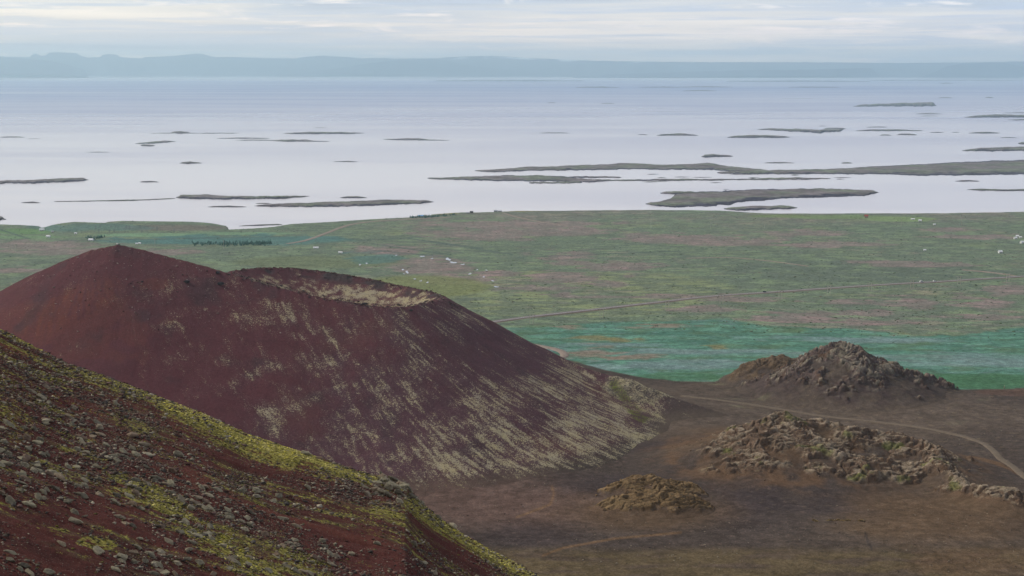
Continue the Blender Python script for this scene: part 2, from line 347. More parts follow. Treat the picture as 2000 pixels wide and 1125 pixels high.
    li = ss(nl2*1.3+0.5*nl+0.3*n3+0.75*(soft(wx, wy, 1180, 672, 130, 5)+soft(wx, wy, 1480, 690, 300, 14)+soft(wx, wy, 1330, 712, 190, 13)+soft(wx, wy, 1880, 705, 230, 22)+soft(wx, wy, 1180, 625, 60, 8)+soft(wx, wy, 1780, 665, 260, 8))-0.45, -0.12, 0.42)
    teal = mixv(teal, LILAC, li*0.55)
    teal = mixv(teal, (.050, .120, .062), 0.85*ell(wx, wy, 1900, 745, 190, 15)+0.6*ell(wx, wy, 1330, 737, 130, 9))
    for (a, b_, rx, ry) in OCHRE: teal = mixv(teal, (.16, .145, .07), 0.75*soft(wx, wy, a, b_, rx, ry, n3+n5, 0.8))
    for (a, b_, rx, ry) in PATCH[-8:]+PATCH[28:30]: teal = mixv(teal, (.185, .145, .115), 0.8*soft(wx, wy, a, b_, rx, ry, n3+n5, 0.9))
    t = lm[..., None]; c = c*(1-t)+teal*t
    # cinder country this side of the meadows
    ed = np.interp(px, [0, 1100, 1180, 1260, 1330, 1400, 1500, 1700, 1850, 2000, 2400], [690, 700, 722, 738, 744, 746, 765, 765, 762, 757, 750])
    sm = ss(py+n2*2.5+n3*1.5-ed, -1.0, 1.2)
    s = np.zeros_like(c)+np.array(SCORIA)
    s = mixv(s, (.098, .076, .060), ss(n1+n2*0.5, -0.1, 0.5)*0.7)
    s = mixv(s, (.108, .084, .068), 0.8*soft(wx, wy, 1700, 815, 620, 40, n2, 0.3))
    s = s*.86; s = mixv(s, (.098, .064, .054), 0.9*soft(wx, wy, 950, 985, 240, 60, n2, 0.3))
    s = mixv(s, (.043, .034, .035), 0.8*soft(wx, wy, 1190, 945, 120, 22, n2, 0.4)+0.8*soft(wx, wy, 1330, 880, 170, 14, n2, .3)+0.75*soft(wx, wy, 1480, 945, 120, 40, n2, .5)+0.7*soft(wx, wy, 1010, 1045, 120, 26, n2, .5)+.6*soft(wx, wy, 1640, 985, 200, 22, n2, .5)+.5*soft(wx, wy, 1430, 1000, 120, 40, n2, .4))
    s = mixv(s, BROWN, 0.75*soft(wx, wy, 1500, 890, 170, 60, n2, .5)+0.7*soft(wx, wy, 1850, 1010, 220, 60, n2, .5)+0.6*soft(wx, wy, 1250, 1000, 180, 40, n2, .4))
    flat = ss(wy, 1062, 1085)
    s = mixv(s, (.092, .070, .040), flat*0.9); s = mixv(s, (.070, .052, .043), flat*0.7*ss(fbm(x*0.3, y, 14, 4, 81), -.1, .35))
    s = mixv(s, (.095, .060, .038), 0.6*flat*soft(wx, wy, 1930, 1080, 150, 60, n2+n3, .9))
    s = mixv(s, (.140, .080, .042), 0.6*ss(np.abs(wy-np.interp(px, [1840, 1900, 1960, 2020], [900, 898, 910, 935])), 6, 1.5)*ss(px, 1830, 1860))
    s = mixv(s, (.095, .058, .045), 0.7*ell(wx, wy, 1980, 765, 80, 6))
    s = mixv(s, (.12, .115, .075), 0.55*ss(n3+n2*.4, .3, .6)*ss(py, 900, 760)); n8 = fbm(x, y, 7, 4, 58, .65); s = s*(1+.14*n8+.08*n5)[..., None]; s = mixv(s, (.13, .095, .075), .45*ss(n8, .25, .5))
    st = ss(fbm(x, y*2.2, 9, 4, 91), .18, .5)*ss(py, 1060, 900)*ss(px, 1350, 1500); s = mixv(s, (.15, .115, .075), st*0.5)
    for pts in ([(1010, 1010), (1050, 995), (1075, 985), (1082, 965), (1078, 950)], [(1690, 1040), (1695, 1058), (1703, 1072)], [(1060, 1085), (1100, 1070), (1200, 1052), (1330, 1040)]):
        pts = np.array(pts, float); dmin = 99
        for (a, b_) in zip(pts[:-1], pts[1:]):
            d = b_-a; tt = np.clip(((px-a[0])*d[0]+(py-a[1])*d[1])/(d@d), 0, 1); dmin = np.minimum(dmin, np.hypot(px-a[0]-tt*d[0], py-a[1]-tt*d[1]))
        s = mixv(s, (.14, .085, .045) if pts[0][0] < 1600 else (.03, .027, .03), 0.6*ss(dmin, 3.5, 1.0))
    c = c*(1-sm[..., None])+s*sm[..., None]
    c = mixv(c, (.07, .06, .055), ss(z, 4.5, 1.5)*ss(py, 470, 440))
    return c

# the ground: one sheet from the shore to the foot of our own mountain
pxs = np.concatenate([np.arange(-1100, -80, 20), np.arange(-80, 2080, 3.0), np.arange(2080, 3120, 20)])
pys = np.concatenate([np.arange(402, 460, 0.6), np.arange(460, 770, 0.9), np.arange(770, 1140, 1.5), np.arange(1140, 2000, 14)])
PX, PY = np.meshgrid(pxs, pys)
gx, gy = ground_pt(PX, PY)
gz = Zg(gx, gy); qx, qy = toP(gx, gy, gz)
gcol = cols_ground(gx, gy, gz, qx, qy)
tag(grid_obj('ground', gx, gy, gz, M_ground, cols=gcol, flip=True), kind='structure')
# sea: reaches beyond the far shore
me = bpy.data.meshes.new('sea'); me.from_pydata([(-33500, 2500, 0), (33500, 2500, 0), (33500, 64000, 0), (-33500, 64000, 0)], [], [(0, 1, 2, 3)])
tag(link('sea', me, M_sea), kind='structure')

# ------------------------------------------------------------------ hills raised from spines of surveyed crest points
def spine(pts, step=6.0):
    Q = [P(*p) for p in pts]; out = []
    for a, b_ in zip(Q[:-1], Q[1:]):
        n = max(1, int(np.linalg.norm(b_[:2]-a[:2])/step))
        for k in range(n): out.append(a+(b_-a)*k/n)
    out.append(Q[-1]); return np.array(out)
def raise_from(X, Y, S, rf=2.05, ex=1.25, frac=False):
    base = Zg(S[:, 0], S[:, 1]); h = np.maximum(S[:, 2]-base, 0.5); R = rf*h
    m = np.zeros_like(X); fr = np.zeros_like(X)
    for (sx, sy, _), hi, Ri in zip(S, h, R):
        t = np.clip(1-np.hypot(X-sx, Y-sy)/Ri, 0, 1); m = np.maximum(m, hi*t**ex); fr = np.maximum(fr, t)
    return (m, fr) if frac else m
def lic(src, gxx, gyy, steps, h=1.0):
    nr, nc = src.shape; jj, ii = np.meshgrid(np.arange(nc, dtype=float), np.arange(nr, dtype=float))
    acc = src.copy(); x = jj.copy(); y = ii.copy()
    for k in range(steps):
        xi = np.clip(x.round().astype(int), 0, nc-1); yi = np.clip(y.round().astype(int), 0, nr-1)
        x = x+gxx[yi, xi]*h; y = y+gyy[yi, xi]*h
        x0 = np.clip(np.floor(x).astype(int), 0, nc-2); y0 = np.clip(np.floor(y).astype(int), 0, nr-2); fx = np.clip(x-x0, 0, 1); fy = np.clip(y-y0, 0, 1)
        acc += (src[y0, x0]*(1-fx)+src[y0, x0+1]*fx)*(1-fy)+(src[y0+1, x0]*(1-fx)+src[y0+1, x0+1]*fx)*fy
    return acc/(steps+1)
def blur(a, n):
    for _ in range(n):
        p = np.pad(a, 1, 'edge'); a = (p[:-2]+p[1:-1]+p[2:])/3; a = (a[:, :-2]+a[:, 1:-1]+a[:, 2:])/3
    return a

def seg(px, py, pts, wdt):
    dm = 1e9
    for (a, b_) in zip(pts[:-1], pts[1:]):
        ax, ay = a; dx, dy = b_[0]-ax, b_[1]-ay; t = np.clip(((px-ax)*dx+(py-ay)*dy)/(dx*dx+dy*dy), 0, 1)
        dm = np.minimum(dm, np.hypot(px-ax-t*dx, py-ay-t*dy))
    return ss(dm, wdt, wdt*.25)
# ---- the red crater cone
summit = spine([(-260, 735, 1262), (-130, 648, 1272), (0, 568, 1285), (60, 536, 1291), (120, 508, 1296), (180, 484, 1300), (230, 475, 1301), (280, 484, 1299), (350, 503, 1294), (440, 530, 1285), (490, 545, 1280)])
rim = spine([(490, 545, 1280), (540, 558, 1275), (600, 572, 1271), (650, 583, 1268), (715, 592, 1264), (760, 597, 1264), (800, 596, 1273), (838, 588, 1300), (870, 580, 1345), (862, 574, 1378), (840, 567, 1400), (780, 555, 1435), (700, 538, 1455), (620, 526, 1462), (560, 520, 1455), (505, 520, 1432), (455, 526, 1390), (448, 532, 1330), (490, 545, 1280)])
spur = spine([(870, 580, 1345), (900, 598, 1348), (960, 630, 1352), (1020, 662, 1352), (1080, 692, 1352), (1130, 713, 1350)])
shoulder = spine([(1130, 715, 1345), (1180, 730, 1335), (1230, 741, 1325), (1290, 764, 1315), (1340, 782, 1308), (1400, 801, 1300), (1440, 815, 1295)])
st_ = 1.0
X, Y = np.meshgrid(np.arange(-800, 330, st_), np.arange(925, 1730, st_))
B = np.maximum(raise_from(X, Y, np.vstack([summit, rim, spur])), raise_from(X, Y, shoulder, 2.2, 1.3))
ground = Zg(X, Y)
# crater bowl
poly = rim[:-1]; inside = np.zeros(X.shape, bool); j = len(poly)-1
for i in range(len(poly)):
    xi, yi, xj, yj = poly[i, 0], poly[i, 1], poly[j, 0], poly[j, 1]
    inside ^= ((yi > Y) != (yj > Y)) & (X < (xj-xi)*(Y-yi)/(yj-yi+1e-9)+xi); j = i
dr = np.full(X.shape, 1e9); wz = 0; ww = 0
for q in poly:
    d = np.hypot(X-q[0], Y-q[1]); dr = np.minimum(dr, d); k = 1/(d+3)**3; wz = wz+k*q[2]; ww = ww+k
rz = wz/ww
zin = rz-30*(1-np.exp(-dr*0.62/30))
Zc = ground+B
Zc = np.where(inside, zin, Zc)
Bs = blur(Zc-ground, 3); Zc = ground+Bs
gyv, gxv = np.gradient(blur(Zc, 6), st_); gl = np.hypot(gxv, gyv)+1e-4
rills = fbm(X, Y, 9, 3, 105); ri = lic(rills, -gxv/gl, -gyv/gl, 40); ri = ri-lic(ri, gxv/gl, gyv/gl, 1)*0
cx, cy = toP(X, Y, Zc)
hh = Zc-ground
crag = ell(cx, cy, 1255, 757, 75, 26, fbm(X, Y, 22, 3, 111), .5)*(cy > 728)
crag2 = inside*ss(dr, 22, 8)*ss(fbm(X, Y, 30, 3, 113)+0.5*ell(cx, cy, 680, 545, 110, 12), 0.1, .5)
rg = fbm(X, Y, 14, 5, 121, .6, True)
Zc = Zc+ri*0.9*ss(hh, 2, 12)+fbm(X, Y, 60, 3, 127)*1.6*ss(hh, 2, 15)*ss(dr, 0, 40)+crag*(rg*2.0-0.3)+crag2*(rg*2.0-1)+fbm(X, Y, 5, 3, 129)*0.25
Zc = Zc+fbm(X, Y, 7, 3, 131)*0.9*ss(dr, 10, 2)
cx, cy = toP(X, Y, Zc)
# moss density: streaks down the fall line, thickest towards the right-hand foot
src = fbm(X, Y, 3.4, 2, 141, .7); fu, fv = -gxv/gl+.42, -gyv/gl; fl_ = np.hypot(fu, fv)+1e-4; fu /= fl_; fv /= fl_; stk = lic(src, fu, fv, 13, 1.0); src2 = fbm(X, Y, 8.0, 2, 145, .7); stk2 = lic(src2, fu, fv, 30, 1.0); stk = stk/stk.std()*.85+stk2/stk2.std()*.6
stk = stk/(stk.std()+1e-6)
blob = fbm(X, Y, 36, 4, 151)
dens = np.full(X.shape, -0.755)
dens += 0.20*ss(cx, 420, 640)*ss(cy, 540, 640)+0.13*ss(cx, 700, 900)*ss(cy, 640, 780)
u = (cx-850)*0.62+(cy-700); dens += 0.20*ss(u, 60, 330)
dens += 0.12*ell(cx, cy, 1190, 825, 110, 60)-.6*ss(cx, 1275, 1330)
dens += 0.12*seg(cx, cy, [(850, 945), (1000, 925), (1150, 890), (1250, 845), (1285, 810)], 34)
dens -= 0.25*ell(cx, cy, 960, 690, 130, 50); dens -= .3*ss(cx+0.0*cy, 380, 240)
dens += .3*ell(cx, cy, 330, 640, 40, 14)+.28*ell(cx, cy, 375, 610, 50, 12)+.08*ell(cx, cy, 480, 620, 90, 60)
dens -= .45*ss(hh, 12, 0.5)*(.5+.5*ss(cx, 1250, 1120))
lf = ss(cx, 480, 900); moss = dens+(0.14+.07*lf)*stk+(.95-.3*lf)*blob+0.55*fbm(X, Y, 13, 4, 153)+.22*ss(cy, 820, 920)*ss(cx, 480, 900)-.0
ins = inside & (dr > 3)
moss = np.where(ins, -.17+0.10*stk+0.7*blob+1.2*fbm(X, Y, 9, 3, 158)-1.2*crag2-0.5*ss(dr, 22, 4)+.34*ss(cx, 640, 780)+.2*ss(cx, 520, 470)-.3*ss(cy, 565, 535), moss)
moss = np.where(crag > .3, -0.30+0.5*rg+.6*blob, moss)
moss = np.where(hh < 1.0, moss-0.25, moss)
mv = 0.36-0.525-0.60+moss*0.60
green = 0.95*seg(cx+12*blob, cy+10*blob, [(1200, 752), (1225, 785), (1250, 815)], 15)*ss(stk, -1.6, .6)+.8*ell(cx, cy, 1248, 818, 26, 12, blob, 1.2)+0.35*ss(stk, 0.6, 2.0)*ss(u, 200, 330)*ss(fbm(X, Y, 25, 3, 157), 0, .4)
cc = np.zeros(X.shape+(3,))+np.array((.084, .034, .039))
cc = mixv(cc, (.130, .047, .032), 0.45*seg(cx+40*blob, cy, [(60, 640), (120, 605), (215, 570)], 42)*ss(stk, -1.5, 1.0)+.25*ell(cx, cy, 120, 650, 170, 60, blob, 1.2)+.3*ell(cx, cy, 300, 555, 30, 12))
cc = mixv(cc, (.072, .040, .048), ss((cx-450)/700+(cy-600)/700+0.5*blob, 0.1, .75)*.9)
cc = mixv(cc, (.105, .050, .044), .35*ss(fbm(X, Y, 70, 4, 161), .1, .5))
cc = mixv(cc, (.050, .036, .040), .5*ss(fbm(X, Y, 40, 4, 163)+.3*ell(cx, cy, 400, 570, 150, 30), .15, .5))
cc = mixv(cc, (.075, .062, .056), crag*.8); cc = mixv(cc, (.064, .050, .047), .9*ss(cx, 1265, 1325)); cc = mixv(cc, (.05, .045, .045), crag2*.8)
bx_, by_ = toP(X, Y, ground); base_c = cols_ground(X, Y, ground, bx_, by_); k = ss(hh, 9, 1.5)[..., None]; cc = cc*(1-k)+base_c*k
Zc = Zc-0.35*ss(hh, 0.8, 0.0)
tag(grid_obj('crater_cone', X, Y, Zc, M_cone, {'moss': mv, 'green': np.clip(green, 0, 1)}, cc, keep=(hh > 0.05) | inside), kind='structure')
CONE = (X[0], Y[:, 0], Zc)
def cone_z(x, y):
    i = int(round((y-CONE[1][0])/st_)); j = int(round((x-CONE[0][0])/st_)); return CONE[2][i, j]

BLK = []
# ---- lava hills
def lava_hill(name, S, ext, st, rf, ex, amp, cfrac, seed, tint=(.085, .065, .055), pale=(.24, .215, .165), skirt=None, paleamt=0.5, mossc=None, mass=None):
    x0, y0, x1, y1 = ext; X, Y = np.meshgrid(np.arange(x0, x1, st), np.arange(y0, y1, st))
    g = Zg(X, Y); wxx = X+fbm(X, Y, 30, 3, seed+7)*9; wyy = Y+fbm(X, Y, 30, 3, seed+8)*9
    m1, fr = raise_from(X, Y, S, rf, ex, True); m = 0.55*m1+0.45*raise_from(wxx, wyy, S, rf, ex)
    if mass is not None: m = np.maximum(m, raise_from(wxx, wyy, mass, 3.6, 1.9))
    m = blur(m, 5 if mass is not None else 2)
    hm = m.max(); n = fbm(X, Y, 34, 4, seed); n0 = fbm(X, Y, 12, 3, seed+11)
    cr = ss(fr+0.75*n+.35*n0, cfrac-.04, cfrac+0.20)
    # folded lava: long ridges that bend with the warp, cut by steps
    rg = fbm(wxx*0.42+wyy*.35, wyy*1.15-wxx*.3, 13, 4, seed+1, .5, True); rg2 = fbm(wxx*.6, wyy*1.3, 5, 3, seed+2, .55, True)
    lump = fbm(wxx, wyy, 26, 3, seed+13)
    lay = fbm(X, Y, 25, 3, seed+3)*3+m/3.0; ter = (lay-np.floor(lay)); ter = ss(ter, .05, .4)
    d = cr*amp*(0.75*rg+0.12*rg2+0.55*ter+1.0*lump-0.35)
    k1, r1 = worley(wxx*.55+wyy*.35, wyy*1.35-wxx*.2, 6.5, seed+20); k2, r2 = worley(wxx*.7, wyy*1.5, 2.6, seed+21)
    d = d*1.0+cr*amp*(.22*(r1-.5)+.08*(r2-.5)-.26*ss(k1, .12, 0)-.06*ss(k2, .2, 0))
    gul = fbm(X, Y, 18, 4, seed+4)*amp*0.22*ss(m, 1, 8)
    Z = g+m+d+gul*(1-cr)+fbm(X, Y, 3, 2, seed+5)*.15
    px, py = toP(X, Y, g)
    c = cols_ground(X, Y, g, px, py)
    ed = np.interp(px, [1100, 1330, 1400, 1500, 2000, 2400], [722, 744, 746, 765, 757, 750]); cin = ss(py, ed+12, ed+4)*ss(m, .8, 2.5); c = mixv(c, SCORIA, cin)
    if skirt is not None:
        k = (ss(m, 1, 7)*ss(n+fbm(X, Y, 14, 3, seed+12)*.5, -.35, .35))[..., None]; c = c*(1-k)+np.array(skirt)*k
    c2 = np.zeros_like(c)+np.array(tint); c2 = mixv(c2, K(tint, .5), ss(rg+.6*rg2, .0, -.5)); c2 = mixv(c2, (.09, .055, .035), .6*ss(n0, .1, .4))  # fold hollows darker, their shade put into the colour
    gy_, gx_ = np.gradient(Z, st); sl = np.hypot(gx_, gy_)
    c2 = mixv(c2, pale, paleamt*ss(.6*fbm(wxx*.5, wyy, 5, 4, seed+6)+.6*fbm(X, Y, 30, 3, seed+9)+0.35*rg+0.35*ss(sl, 1.3, .3), .25, .45))  # flatter tops paler: lichen and the lit look of the tops painted together
    if mossc is not None: c2 = mixv(c2, mossc, .7*ss(fbm(X, Y, 20, 3, seed+10), .25, .5))
    c2 = c2*(.8+.4*r1+.25*(r2-.5))[..., None]; c2 = mixv(c2, K(tint, .4), .6*ss(k1, .10, 0))  # crack lines darker, crevice shade painted into the colour
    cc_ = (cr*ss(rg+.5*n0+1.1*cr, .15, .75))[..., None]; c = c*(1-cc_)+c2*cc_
    pr_ = np.clip(blur(cr, 6), 0, 1); pr_ = (.25+pr_)*(m > .15*m.max()); kk = RNG.choice(m.size, int(150+m.size*.010), p=(pr_/pr_.sum()).ravel())
    BLK.append((np.stack([X.ravel()[kk], Y.ravel()[kk], Z.ravel()[kk]], 1), np.clip(.5/np.sqrt(RNG.rand(len(kk))+.02), .5, 2.6), np.array(tint)*RNG.uniform(.5, 1.9, (len(kk), 1))))
    Z = Z-0.4*ss(m, .6, 0)
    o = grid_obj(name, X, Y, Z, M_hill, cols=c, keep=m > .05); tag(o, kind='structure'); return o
SA = spine([(1500, 770, 1425), (1520, 752, 1425), (1550, 730, 1428), (1580, 705, 1430), (1605, 687, 1430), (1625, 676, 1430), (1648, 673, 1430), (1670, 681, 1430), (1720, 706, 1430), (1760, 720, 1432), (1800, 737, 1434), (1835, 745, 1436), (1870, 757, 1438), (1915, 766, 1440), (1960, 780, 1440)])
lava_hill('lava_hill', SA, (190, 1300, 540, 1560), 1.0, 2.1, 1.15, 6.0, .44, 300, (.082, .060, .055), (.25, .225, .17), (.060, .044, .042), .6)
SA2 = spine([(1408, 753, 1480), (1435, 734, 1482), (1465, 712, 1485), (1495, 699, 1488), (1525, 694, 1490), (1550, 702, 1490), (1580, 718, 1485)])
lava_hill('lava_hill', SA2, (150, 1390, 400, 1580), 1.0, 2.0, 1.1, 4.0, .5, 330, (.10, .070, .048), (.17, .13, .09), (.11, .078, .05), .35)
SB = spine([(1385, 880, 1120), (1410, 858, 1125), (1450, 838, 1130), (1485, 825, 1132), (1510, 814, 1134), (1535, 809, 1135), (1560, 818, 1135), (1600, 825, 1135), (1650, 831, 1132), (1700, 838, 1130), (1750, 849, 1125), (1800, 862, 1118), (1832, 874, 1110), (1840, 900, 1070), (1862, 930, 1040), (1900, 950, 1018), (1935, 960, 1005), (1965, 955, 998), (2000, 968, 992), (2060, 1000, 980)])
SB3 = spine([(1430, 915, 1075), (1480, 905, 1070), (1540, 925, 1055), (1600, 940, 1045), (1680, 945, 1040), (1760, 950, 1040), (1850, 970, 1030), (1900, 985, 1010)])
SB4 = spine([(1425, 882, 1098), (1455, 893, 1086), (1490, 905, 1076), (1528, 915, 1070)])
SB5 = spine([(1588, 918, 1068), (1640, 930, 1058), (1700, 928, 1056), (1760, 924, 1058), (1812, 922, 1064)])
SB2 = spine([(1540, 850, 1110), (1600, 872, 1095), (1650, 885, 1085), (1720, 895, 1080), (1790, 905, 1078), (1825, 905, 1085)])
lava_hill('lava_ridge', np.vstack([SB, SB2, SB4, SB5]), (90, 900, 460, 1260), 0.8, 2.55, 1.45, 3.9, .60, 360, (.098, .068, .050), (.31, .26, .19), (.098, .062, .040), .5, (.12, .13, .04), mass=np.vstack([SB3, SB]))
SC2 = spine([(1150, 1002, 992), (1175, 985, 990), (1200, 974, 988), (1245, 963, 990), (1290, 962, 990), (1340, 968, 991), (1375, 982, 992)])
SC = spine([(1140, 998, 1016), (1165, 975, 1022), (1190, 958, 1028), (1215, 943, 1031), (1245, 930, 1033), (1275, 928, 1035), (1310, 938, 1034), (1350, 948, 1032), (1375, 970, 1028), (1390, 995, 1020)])
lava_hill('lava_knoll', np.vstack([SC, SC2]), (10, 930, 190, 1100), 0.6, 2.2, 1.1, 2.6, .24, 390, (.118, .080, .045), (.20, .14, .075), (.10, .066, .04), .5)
SE = spine([(1590, 1048, 955), (1620, 1037, 957), (1655, 1031, 958), (1680, 1042, 957)])
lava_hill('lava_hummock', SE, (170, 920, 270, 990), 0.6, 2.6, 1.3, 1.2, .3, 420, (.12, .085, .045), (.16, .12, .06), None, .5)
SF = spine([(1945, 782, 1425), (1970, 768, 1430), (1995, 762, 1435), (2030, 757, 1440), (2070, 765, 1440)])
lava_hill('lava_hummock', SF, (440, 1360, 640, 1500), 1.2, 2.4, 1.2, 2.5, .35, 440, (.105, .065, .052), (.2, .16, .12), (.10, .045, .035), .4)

# ------------------------------------------------------------------ near slope of scoria
SIL = np.array([(-700, 330), (-300, 500), (-100, 588), (0, 636), (60, 668), (130, 703), (200, 727), (300, 765), (400, 803), (480, 840), (560, 868), (640, 893), (720, 920), (750, 926), (790, 938), (815, 968), (860, 1008), (900, 1035), (960, 1070), (1010, 1096), (1065, 1127), (1200, 1200), (1500, 1370), (2200, 1700)], float)
D0 = 142.0
def Zs(x, y):
    x = np.asarray(x, float); y = np.asarray(y, float)
    zp = 355-0.47*(x+25)-0.175*(y-70)
    pxa = 1000+x/np.maximum(y, 20)*(FPX/CP)*0.93       # azimuth, first guess
    zt = zp
    for _ in range(3):
        zt_px = 1000+FPX*(x/np.maximum(y, 20))*D0/(D0*CP-(zt-CH)*SP)
        py = np.interp(zt_px, SIL[:, 0], SIL[:, 1]); _a, yy, zz = ray(zt_px, py); zt = CH+zz*D0/yy
    xs = x/np.maximum(y, 20)*D0
    corr = zt-(355-0.47*(xs+25)-0.175*(D0-70))
    wgt = ss(y, 60, D0)
    z = zp+corr*wgt
    e = np.maximum(y-D0+6, 0); z = z-np.minimum(e*e*0.012, e*0.66-8.0+0*e) if False else z-np.where(e < 26, e*e*0.0115, 26*26*0.0115+(e-26)*0.60)
    zn = 378.2-0.42*y-np.maximum(x, 0)*0.5-np.maximum(-x, 0)*0.05
    z = lerp(np.minimum(zn, np.maximum(z, zn-3)), z, ss(y, 30, 66))
    return z
pxs = np.concatenate([np.arange(-700, -60, 16), np.arange(-60, 1180, 1.7), np.arange(1180, 2300, 30)])
ds = np.concatenate([np.arange(-30, 56, 3.0), np.geomspace(56, 165, 470), np.geomspace(168, 760, 60)])
A, Dd = np.meshgrid((pxs-1000)/FPX*1.01, ds)
X = A*np.where(Dd < 56, 56+0*Dd, Dd); Y = Dd
Z0 = Zs(X, Y)
fx, fy = 0.94, 0.35                                          # fall line in plan
sa = X*fx+Y*fy; sb = -X*fy+Y*fx
def sdetail(X, Y):
    sa = X*fx+Y*fy; sb = -X*fy+Y*fx
    d = np.abs(Y-D0)
    return fbm(X, Y, 9, 4, 501)*0.45*ss(Y, 150, 120)+fbm(sa*0.4, sb, 2.2, 3, 503)*.16+fbm(X, Y, .7, 3, 505)*.07+fbm(sa*.3, sb, 4, 3, 507)*.25*ss(Y, 150, 120)
Z = Z0+sdetail(X, Y)
sx, sy = toP(X, np.maximum(Y, 20), Z)
def moss_near(X, Y, sx, sy):
    sa = X*fx+Y*fy; sb = -X*fy+Y*fx
    s1 = fbm(sa*.22, sb, 1.6, 4, 511, .6); s2 = fbm(X, Y, 1.2, 3, 513); s3 = fbm(X, Y, 14, 3, 515)
    m = -0.31+0.55*s1+.3*s2+.5*s3
    m = m+.50*seg(sx, sy, [(330, 785), (420, 835), (500, 880), (560, 900)], 34)+.45*seg(sx, sy, [(520, 860), (600, 905), (640, 925)], 30)
    m = m+.70*seg(sx, sy, [(s[0], s[1]+10) for s in SIL[3:22]], 26)*ss(s3+.5*s1, -.5, .2)
    m = m+.45*seg(sx, sy, [(0, 655), (60, 720), (120, 800), (150, 850)], 60)*ss(s1, -.3, .3)+.3*seg(sx, sy, [(0, 760), (40, 830)], 50)
    m = m+.45*seg(sx, sy, [(230, 950), (300, 970), (370, 1020), (470, 1100), (530, 1130)], 34)*ss(s1, -.3, .2)
    m = m+.30*seg(sx, sy, [(170, 880), (260, 960), (350, 990)], 22)+.35*ell(sx, sy, 190, 1060, 40, 16)+.3*seg(sx, sy, [(380, 1050), (480, 1100)], 26)
    m = m+.62*seg(sx, sy, [(800, 985), (860, 1025), (940, 1068), (1010, 1105), (1060, 1130)], 20)+.35*seg(sx, sy, [(560, 1085), (640, 1120)], 24)
    return m, s1, s3
mo, s1, s3 = moss_near(X, Y, sx, sy)
c = np.zeros(X.shape+(3,))+np.array((.074, .028, .024))
c = mixv(c, (.050, .023, .020), ss(fbm(sa*.3, sb, 5, 4, 521)+.4*s3, .0, .5)*.8)
c = mixv(c, (.100, .037, .027), ss(fbm(sa*.3, sb, 8, 4, 523), .1, .5)*.7)
c = mixv(c, (.085, .070, .042), ss(s1+.6*s3, .0, .5)*.75)
c = mixv(c, (.05, .036, .034), ss(Y, 160, 220))
tag(grid_obj('scree_slope', X, Y, Z, M_slope, {'moss': 0.36+mo*.62}, c, flip=False), kind='structure')

# ------------------------------------------------------------------ rocks
def rock_proto(seed, pts=16, flat=.62, elong=1.35):
    r = random.Random(seed); bm = bmesh.new()
    for _ in range(pts):
        v = Vector((r.gauss(0, 1), r.gauss(0, 1), r.gauss(0, 1))).normalized()*r.uniform(.8, 1.05)
        v.x *= elong*r.uniform(.85, 1.1); v.z *= flat; v.y *= r.uniform(.8, 1.0); bm.verts.new(v*0.5)
    res = bmesh.ops.convex_hull(bm, input=bm.verts); 
    bmesh.ops.delete(bm, geom=[g for g in res['geom_interior'] if isinstance(g, bmesh.types.BMVert)], context='VERTS')
    return bm
protos = []; small = []
for i in range(14):
    bm = rock_proto(100+i, 17, .5+.25*random.random(), 1.1+.6*random.random())
    bmesh.ops.bevel(bm, geom=bm.edges[:]+bm.verts[:], offset=.025, segments=1, affect='EDGES')
    me = bpy.data.meshes.new('boulder'); bm.to_mesh(me); bm.free(); me.materials.append(M_rock); protos.append(me)
for i in range(10):
    bm = rock_proto(200+i, 9, .5+.3*random.random(), 1.2+.6*random.random()); bmesh.ops.triangulate(bm, faces=bm.faces[:])
    bm.verts.index_update(); small.append((np.array([v.co[:] for v in bm.verts]), np.array([[v.index for v in f.verts] for f in bm.faces]))); bm.free()
def scatter(name, pos, size, cols, mat, up=0.1, sq=1.0, label=None, cat=None):
    n = len(pos); V = []; F = []; C = []; off = 0
    rz = RNG.rand(n)*6.28; tl = RNG.randn(n)*.3; pi = RNG.randint(0, len(small), n)
    for k in range(len(small)):
        idx = np.where(pi == k)[0]; v, f = small[k]
        if not len(idx): continue
        ca, sa_ = np.cos(rz[idx])[:, None], np.sin(rz[idx])[:, None]; ct, st2 = np.cos(tl[idx])[:, None], np.sin(tl[idx])[:, None]
        x, y, z = v[:, 0][None], v[:, 1][None], v[:, 2][None]*sq
        y2 = y*ct-z*st2; z2 = y*st2+z*ct; xx = x*ca-y2*sa_; yy = x*sa_+y2*ca
        s = size[idx][:, None]
        W = np.stack([xx*s+pos[idx, 0:1], yy*s+pos[idx, 1:2], z2*s+pos[idx, 2:3]+up*s], 2)
        V.append(W.reshape(-1, 3)); F.append((f[None]+(np.arange(len(idx))*len(v))[:, None, None]).reshape(-1, 3)+off); off += len(idx)*len(v)
        C.append(np.repeat(cols[idx], len(v), 0))
    me = np_mesh(name, np.vstack(V), np.vstack(F), None, np.vstack(C)); o = link(name, me, mat)
    tag(o, label, cat, kind='stuff'); return o
def slope_hit(px, py):
    """where the sight line to a measured rock meets the near slope"""
    lo = 56.0
    for D in np.arange(58, 156, .6):
        p = P(px, py, D)
        if p[2] <= Zs(p[0], p[1])+sdetail(p[0], p[1]): return p[0], D, float(Zs(p[0], D)+sdetail(p[0], D))
    p = P(px, py+4, 141); return float(p[0]), 141.0, float(Zs(p[0], 141.0)+sdetail(p[0], np.array(141.0)))
